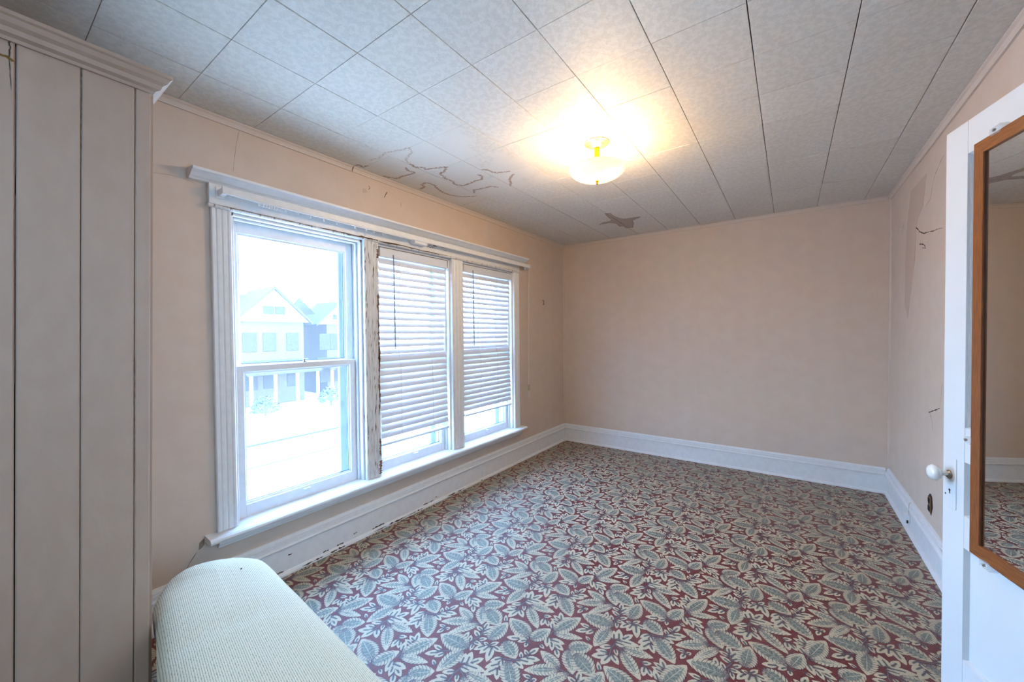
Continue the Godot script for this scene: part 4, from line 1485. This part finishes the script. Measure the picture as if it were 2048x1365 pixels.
func wear() -> void:
	var wr: Node3D = get_node("wall_right")
	var wl: Node3D = get_node("wall_left")
	O = Vector3.ZERO
	var L := Vector3.LEFT
	var st: SurfaceTool
	# right wall: cracks, a hole, and the edges where layers of paper and skim coat stop
	for c in [[[753, 1984, 809, 1959, 840, 1938, 944, 1905, 1000, 1901, 1131, 1882, 1204, 1877, 1306, 1862], 0.012, 0.003], [[835, 1861, 888, 1852, 947, 1839, 983, 1811, 904, 1827], 0.010, 0.006], [[1070, 840, 1175, 870, 1288, 902], 0.010, 0.006], [[1099, 840, 1143, 800, 1155, 751], 0.005, 0.003], [[419, 2089, 381, 2041, 352, 1999], 0.006, 0.003], [[1306, 2245, 1245, 2228, 1165, 2196, 1115, 2160, 1065, 2081, 953, 2058], 0.005, 0.003]]:
		st = ST()
		ribbon(st, zy(c[0], W), c[1] * 0.75, c[2] * 0.7, L, 0.0007, 0.55)
		put("crack", st, M.crack, wr)
	st = ST()
	sheet(st, zy([985, 2255, 950, 2157, 913, 2079, 811, 2037, 747, 1981, 749, 1910, 731, 1772, 666, 1636, 599, 1482, 560, 1400, 470, 1500, 480, 1800, 520, 2050, 620, 2255], W), L, 0.0012)
	put("peeled_layer", st, M.wall_patch, wr)
	st = ST()
	sheet(st, zy([989, 1013, 1049, 923, 1062, 850, 1150, 880, 1288, 905, 1310, 1040], W), L, 0.0010)
	put("peeled_layer", st, M.wall, wr)
	# left wall: hairline cracks, nail scars and a square scar over the windows
	var Rt := Vector3.RIGHT
	for c in [[[3488, 2368, 3503, 2291, 3514, 2199, 3519, 2148], 0.0011, 0.0009], [[2740, 2316, 2729, 2306, 2740, 2289], 0.004, 0.003], [[2593, 2319, 2610, 2286, 2619, 2270], 0.007, 0.003], [[3829, 2045, 3766, 2055, 3694, 2050, 3671, 2039], 0.0009, 0.0007], [[2478, 2275, 2474, 2240], 0.003, 0.002]]:
		st = ST()
		ribbon(st, zy(c[0], 0.0), c[1], c[2], Rt)
		put("crack", st, M.crack, wl)
	st = ST()
	sheet(st, zy([2785, 2286, 2755, 2291, 2756, 2265, 2782, 2257], 0.0), Rt, 0.001)
	put("square_scar", st, M.wall_patch, wl)
	st = ST()
	sheet(st, zy([3690, 340, 3672, 352, 3672, 322, 3680, 312, 3694, 306], 0.0), Rt, 0.0008)
	put("plaster_hole", st, M.scar, wl)
	st = ST()
	ribbon(st, zy([3700, 300, 3730, 260, 3745, 225], 0.0), 0.003, 0.001, Rt)
	put("crack", st, M.crack, wl)

	# sockets
	var o := thing("wall_outlet", "uncovered electrical outlet in a ragged hole low on the right wall", "outlet", Vector3(W, 0.32, 1.125))
	st = ST()
	sheet(st, zy([1104, 376, 1078, 338, 1086, 285, 1143, 262, 1174, 318, 1160, 373, 1132, 384], W - 0.0002), L, 0.0008)
	put("ragged_hole", st, M.hole, o)
	st = ST()
	box(st, Vector3(W - 0.006, 0.276, 1.100), Vector3(W - 0.0006, 0.366, 1.148), 0.003)
	put("receptacle", st, M.barewood, o)
	for y in [0.298, 0.343]:
		st = ST()
		box(st, Vector3(W - 0.0085, y - 0.014, 1.108), Vector3(W - 0.0055, y + 0.014, 1.140), 0.002)
		put("socket_face", st, M.dark, o)
	o = thing("phone_jack", "small white phone jack on the right baseboard with a loose wire", "phone jack", Vector3(W - 0.0245, 0.085, 0.75))
	st = ST()
	box(st, Vector3(W - 0.040, 0.055, 0.715), Vector3(W - 0.0175, 0.115, 0.775), 0.004)
	put("cover", st, M.white, o)
	st = ST()
	box(st, Vector3(W - 0.036, 0.062, 0.7752), Vector3(W - 0.027, 0.082, 0.7765), 0.0005)
	put("open_side", st, M.dark, o)
	st = ST()
	tube(st, [Vector3(W - 0.026, 0.112, 0.77), Vector3(W - 0.026, 0.16, 0.775), Vector3(W - 0.027, 0.195, 0.79), Vector3(W - 0.020, 0.21, 0.80)], 0.0018, 6)
	put("wire", st, M.cord, o)
	o = thing("wall_hook", "tiny dark hook screwed into the window wall near the far corner", "hook", Vector3(0, 1.67, 0.503))
	st = ST()
	tube(st, [Vector3(0.0, 1.700, 0.503), Vector3(0.014, 1.698, 0.503), Vector3(0.018, 1.675, 0.503), Vector3(0.014, 1.648, 0.503), Vector3(0.006, 1.655, 0.503)], 0.0035, 8)
	put("hook", st, M.chip, o)

	# flaking paint: bare wood down the far edge of the worn mullion, dark splits along the head, chips along the shoe molding
	var tc: Node3D = get_node("trim_4")
	O = tc.position
	st = ST()
	for s in [[1.90, 1.84, 0.016], [1.60, 1.10, 0.012], [1.25, 0.80, 0.010], [0.62, 0.50, 0.012], [0.47, 0.38, 0.022]]:
		var pts := []
		for i in 7:
			pts.append(Vector3(0.0262, lerpf(s[0], s[1], i / 6.0), 2.696 + 0.006 * (rng.randf() - 0.5)))
		ribbon(st, pts, s[2], s[2] * 0.8, Rt, 0.0006, 0.7)
	put("bare_wood", st, M.barewood, tc)
	st = ST()
	for i in 16:
		var y := 0.42 + 1.48 * rng.randf()
		var z: float = 2.786 + 0.010 * rng.randf() if i % 2 == 0 else 2.72 + 0.012 * rng.randf()
		ribbon(st, [Vector3(0.0262, y, z), Vector3(0.0262, y - 0.03 - 0.05 * rng.randf(), z + 0.003)], 0.004, 0.003, Rt, 0.0006, 0.7)
	put("paint_chip", st, M.chip, tc)
	st = ST()
	ribbon(st, [Vector3(0.0362, 1.955, 3.10), Vector3(0.0362, 1.957, 2.98), Vector3(0.0362, 1.954, 2.87), Vector3(0.0362, 1.957, 2.75), Vector3(0.0362, 1.955, 2.70)], 0.006, 0.011, Rt, 0.0006, 0.5)
	ribbon(st, [Vector3(0.0362, 1.953, 2.69), Vector3(0.0362, 1.957, 2.5), Vector3(0.0362, 1.953, 2.3), Vector3(0.0362, 1.955, 2.05)], 0.009, 0.004, Rt, 0.0006, 0.6)
	ribbon(st, [Vector3(0.0362, 1.955, 3.6), Vector3(0.0362, 1.956, 3.3), Vector3(0.0362, 1.954, 3.12)], 0.002, 0.005, Rt, 0.0006, 0.6)
	put("paint_split", st, M.chip, tc)
	st = ST()
	for i in 14:
		var z := 1.95 + 0.4 * rng.randf()
		var y := 1.99 + 0.05 * rng.randf()
		ribbon(st, [Vector3(0.0262, y, z), Vector3(0.0262, y + 0.004 * rng.randf(), z - 0.02 - 0.03 * rng.randf())], 0.005, 0.003, Rt, 0.0006, 0.7)
	put("paint_chip", st, M.chip, tc)
	var bl: Node3D = get_node("baseboard_left")
	O = Vector3.ZERO
	st = ST()
	var z := 3.68
	while z > 1.6:
		var ln := 0.02 + 0.09 * rng.randf()
		if rng.randf() < 0.55:
			ribbon(st, [Vector3(0.0175, 0.0245, z), Vector3(0.0175, 0.0245 + 0.003 * rng.randf(), z - ln * 0.5), Vector3(0.0175, 0.0245, z - ln)], 0.009, 0.006, Rt, 0.0006, 0.8)
		if rng.randf() < 0.5:
			ribbon(st, [Vector3(0.0335, 0.010, z), Vector3(0.0335, 0.011, z - ln)], 0.008, 0.005, Vector3(0.85, 0.5, 0).normalized(), 0.0012, 0.8)
		z -= ln + 0.03 * rng.randf()
	for q in [[3.42, 0.045], [3.30, 0.10], [2.9, 0.05], [2.2, 0.04]]:
		ribbon(st, [Vector3(0.0172, q[1], q[0]), Vector3(0.0172, q[1] + 0.002, q[0] - 0.025)], 0.007, 0.004, Rt, 0.0006, 0.8)
	put("paint_chip", st, M.chip, bl)

# ------------------------------------------------------------------ the street outside
func house(called: String, label: String, zc: float, hw: float, eave: float, apex: float, x0: float, depth: float, ridge: float, wing: float) -> void:
	var g := -4.2
	var h := thing(called, label, "house", Vector3(x0 - depth * 0.5, g, zc))
	var st := ST()
	box(st, Vector3(x0 - depth, g, zc - hw + 0.3), Vector3(x0, eave, zc + wing))
	put("wall", st, M.siding, h)
	st = ST()
	extr(st, [Vector2(-hw, 0), Vector2(hw, 0), Vector2(0, apex - eave)], Vector3(x0 + 0.35, eave, zc), Vector3.BACK, Vector3.UP, Vector3.LEFT, 2.0)
	put("gable", st, M.gable, h)
	st = ST()
	for s in [-1.0, 1.0]:
		var dirv := Vector2(hw + 0.25, -(apex - eave) * (hw + 0.25) / hw)
		extr(st, [Vector2(0, 0.02), Vector2(s * dirv.x, dirv.y + 0.02), Vector2(s * dirv.x, dirv.y + 0.24), Vector2(0, 0.26)], Vector3(x0 + 0.6, apex, zc), Vector3.BACK, Vector3.UP, Vector3.LEFT, 5.0)
	put("gable_roof", st, M.shingle, h)
	st = ST()
	extr(st, [Vector2(0, eave), Vector2(-depth * 0.5, ridge), Vector2(-depth, eave)], Vector3(x0 + 0.2, 0, zc - hw - 0.2), Vector3.RIGHT, Vector3.UP, Vector3.BACK, hw + 0.4 + wing)
	put("main_roof", st, M.shingle, h)
	st = ST()
	var wy := lerpf(eave, apex, 0.22)
	box(st, Vector3(x0 + 0.34, wy, zc - hw * 0.30), Vector3(x0 + 0.37, wy + (apex - eave) * 0.26, zc + hw * 0.34))
	var win := put("window", st, M.hglass, h)
	st = ST()
	for e in [-0.30, 0.02, 0.34]:
		box(st, Vector3(x0 + 0.36, wy - 0.03, zc + hw * e - 0.025), Vector3(x0 + 0.42, wy + (apex - eave) * 0.26 + 0.03, zc + hw * e + 0.025))
	for yy in [wy - 0.1, wy + (apex - eave) * 0.26]:
		box(st, Vector3(x0 + 0.36, yy, zc - hw * 0.30 - 0.06), Vector3(x0 + 0.43, yy + 0.1, zc + hw * 0.34 + 0.06))
	put("window_frame", st, M.gable, win)
	for yy in [eave - 2.4, eave - 5.4]:
		for e in [-0.55, 0.1, 0.62]:
			st = ST()
			box(st, Vector3(x0, yy, zc + hw * e - 0.5), Vector3(x0 + 0.06, yy + 1.5, zc + hw * e + 0.5), 0.02)
			put("window", st, M.hglass, h)
	# porch with posts
	st = ST()
	extr(st, [Vector2(0, -0.9), Vector2(2.4, -1.7), Vector2(2.4, -1.9), Vector2(0, -1.2)], Vector3(x0, eave - 2.2, zc - hw), Vector3.RIGHT, Vector3.UP, Vector3.BACK, 2.0 * hw)
	put("porch_roof", st, M.shingle, h)
	for e in [-0.9, -0.3, 0.3, 0.9]:
		st = ST()
		box(st, Vector3(x0 + 2.1, g, zc + hw * e - 0.09), Vector3(x0 + 2.28, eave - 4.0, zc + hw * e + 0.09))
		put("porch_post", st, M.gable, h)

func bush(at: Vector3, r: float, label: String, sd: int) -> void:
	var b := thing("bush", label, "bush", at)
	var st := ST()
	var rr := RandomNumberGenerator.new()
	rr.seed = sd
	for k in 2600:
		var v := Vector3(rr.randf() * 2 - 1, rr.randf() * 1.7 - 0.3, rr.randf() * 2 - 1)
		if v.length() > 1.05:
			continue
		v = v.normalized() * (0.75 + 0.3 * rr.randf())
		v.y = maxf(v.y, -0.25)
		var p := at + v * Vector3(r, r * 0.9, r) + Vector3.UP * r * 0.55
		var u := Vector3(rr.randf() - 0.5, rr.randf() - 0.5, rr.randf() - 0.5).normalized() * r * 0.09
		var w := u.cross(v).normalized() * r * 0.045
		tri(st, p - u, p + w, p + u, v)
		tri(st, p - u, p + u, p - w, v)
	var f := put("foliage", st, M.leaf, b)
	f.set_meta("kind", "stuff")
	st = ST()
	tube(st, [at, at + Vector3.UP * r * 0.8], 0.08 * r, 7)
	put("trunk", st, M.bark, b)

func outdoors() -> void:
	var g := -4.2
	var gr := thing("ground", "bright pale street, verge and lawns in front of the houses outside", "ground", Vector3(0, g, 0), "", true)
	var st := ST()
	box(st, Vector3(-120, g - 0.5, -120), Vector3(60, g - 0.02, 100))
	put("lawn", st, M.lawn, gr)
	st = ST()
	box(st, Vector3(-19.6, g - 0.02, -120), Vector3(-11.0, g - 0.005, 100))
	put("roadway", st, M.asphalt, gr)
	for q in [[-19.9, -19.6], [-16.2, -15.95], [-11.2, -10.9]]:
		st = ST()
		box(st, Vector3(q[0], g - 0.02, -120), Vector3(q[1], g + 0.06 if q[0] != -16.2 else g - 0.001, 100))
		put("kerb", st, M.kerb, gr)
	st = ST()
	box(st, Vector3(-25.0, g - 0.02, -120), Vector3(-22.6, g, 100))
	put("footpath", st, M.walk, gr)
	house("house", "house with white gable and attic window across the street", -10.3, 2.75, 2.5, 5.1, -32.0, 9.0, 4.98, 3.6)
	house("house", "neighbouring house with grey roof and small side gable across the street", -16.4, 2.0, 2.4, 4.3, -33.0, 10.0, 5.2, 1.0)
	bush(Vector3(-27.5, g, -7.8), 0.9, "low pale bush on the lawn left of the gabled house's porch", 5)
	bush(Vector3(-27.5, g, -12.6), 1.0, "round bush on the lawn right of the gabled house's porch", 6)
	for k in 1:
		var w := thing("power_line", "thin power line crossing the sky just above the roofs outside", "power line", Vector3(-22, 4.0, 0), "")
		st = ST()
		var pts := []
		for i in 17:
			var t := i / 16.0
			var z := lerpf(40.0, -60.0, t)
			pts.append(Vector3(-22.0 - 0.4 * k, 4.55 - 0.35 * k + 0.5 * pow(2.0 * t - 1.0, 2.0) - 0.15, z))
		tube(st, pts, 0.018, 5)
		put("wire", st, M.wire, w)
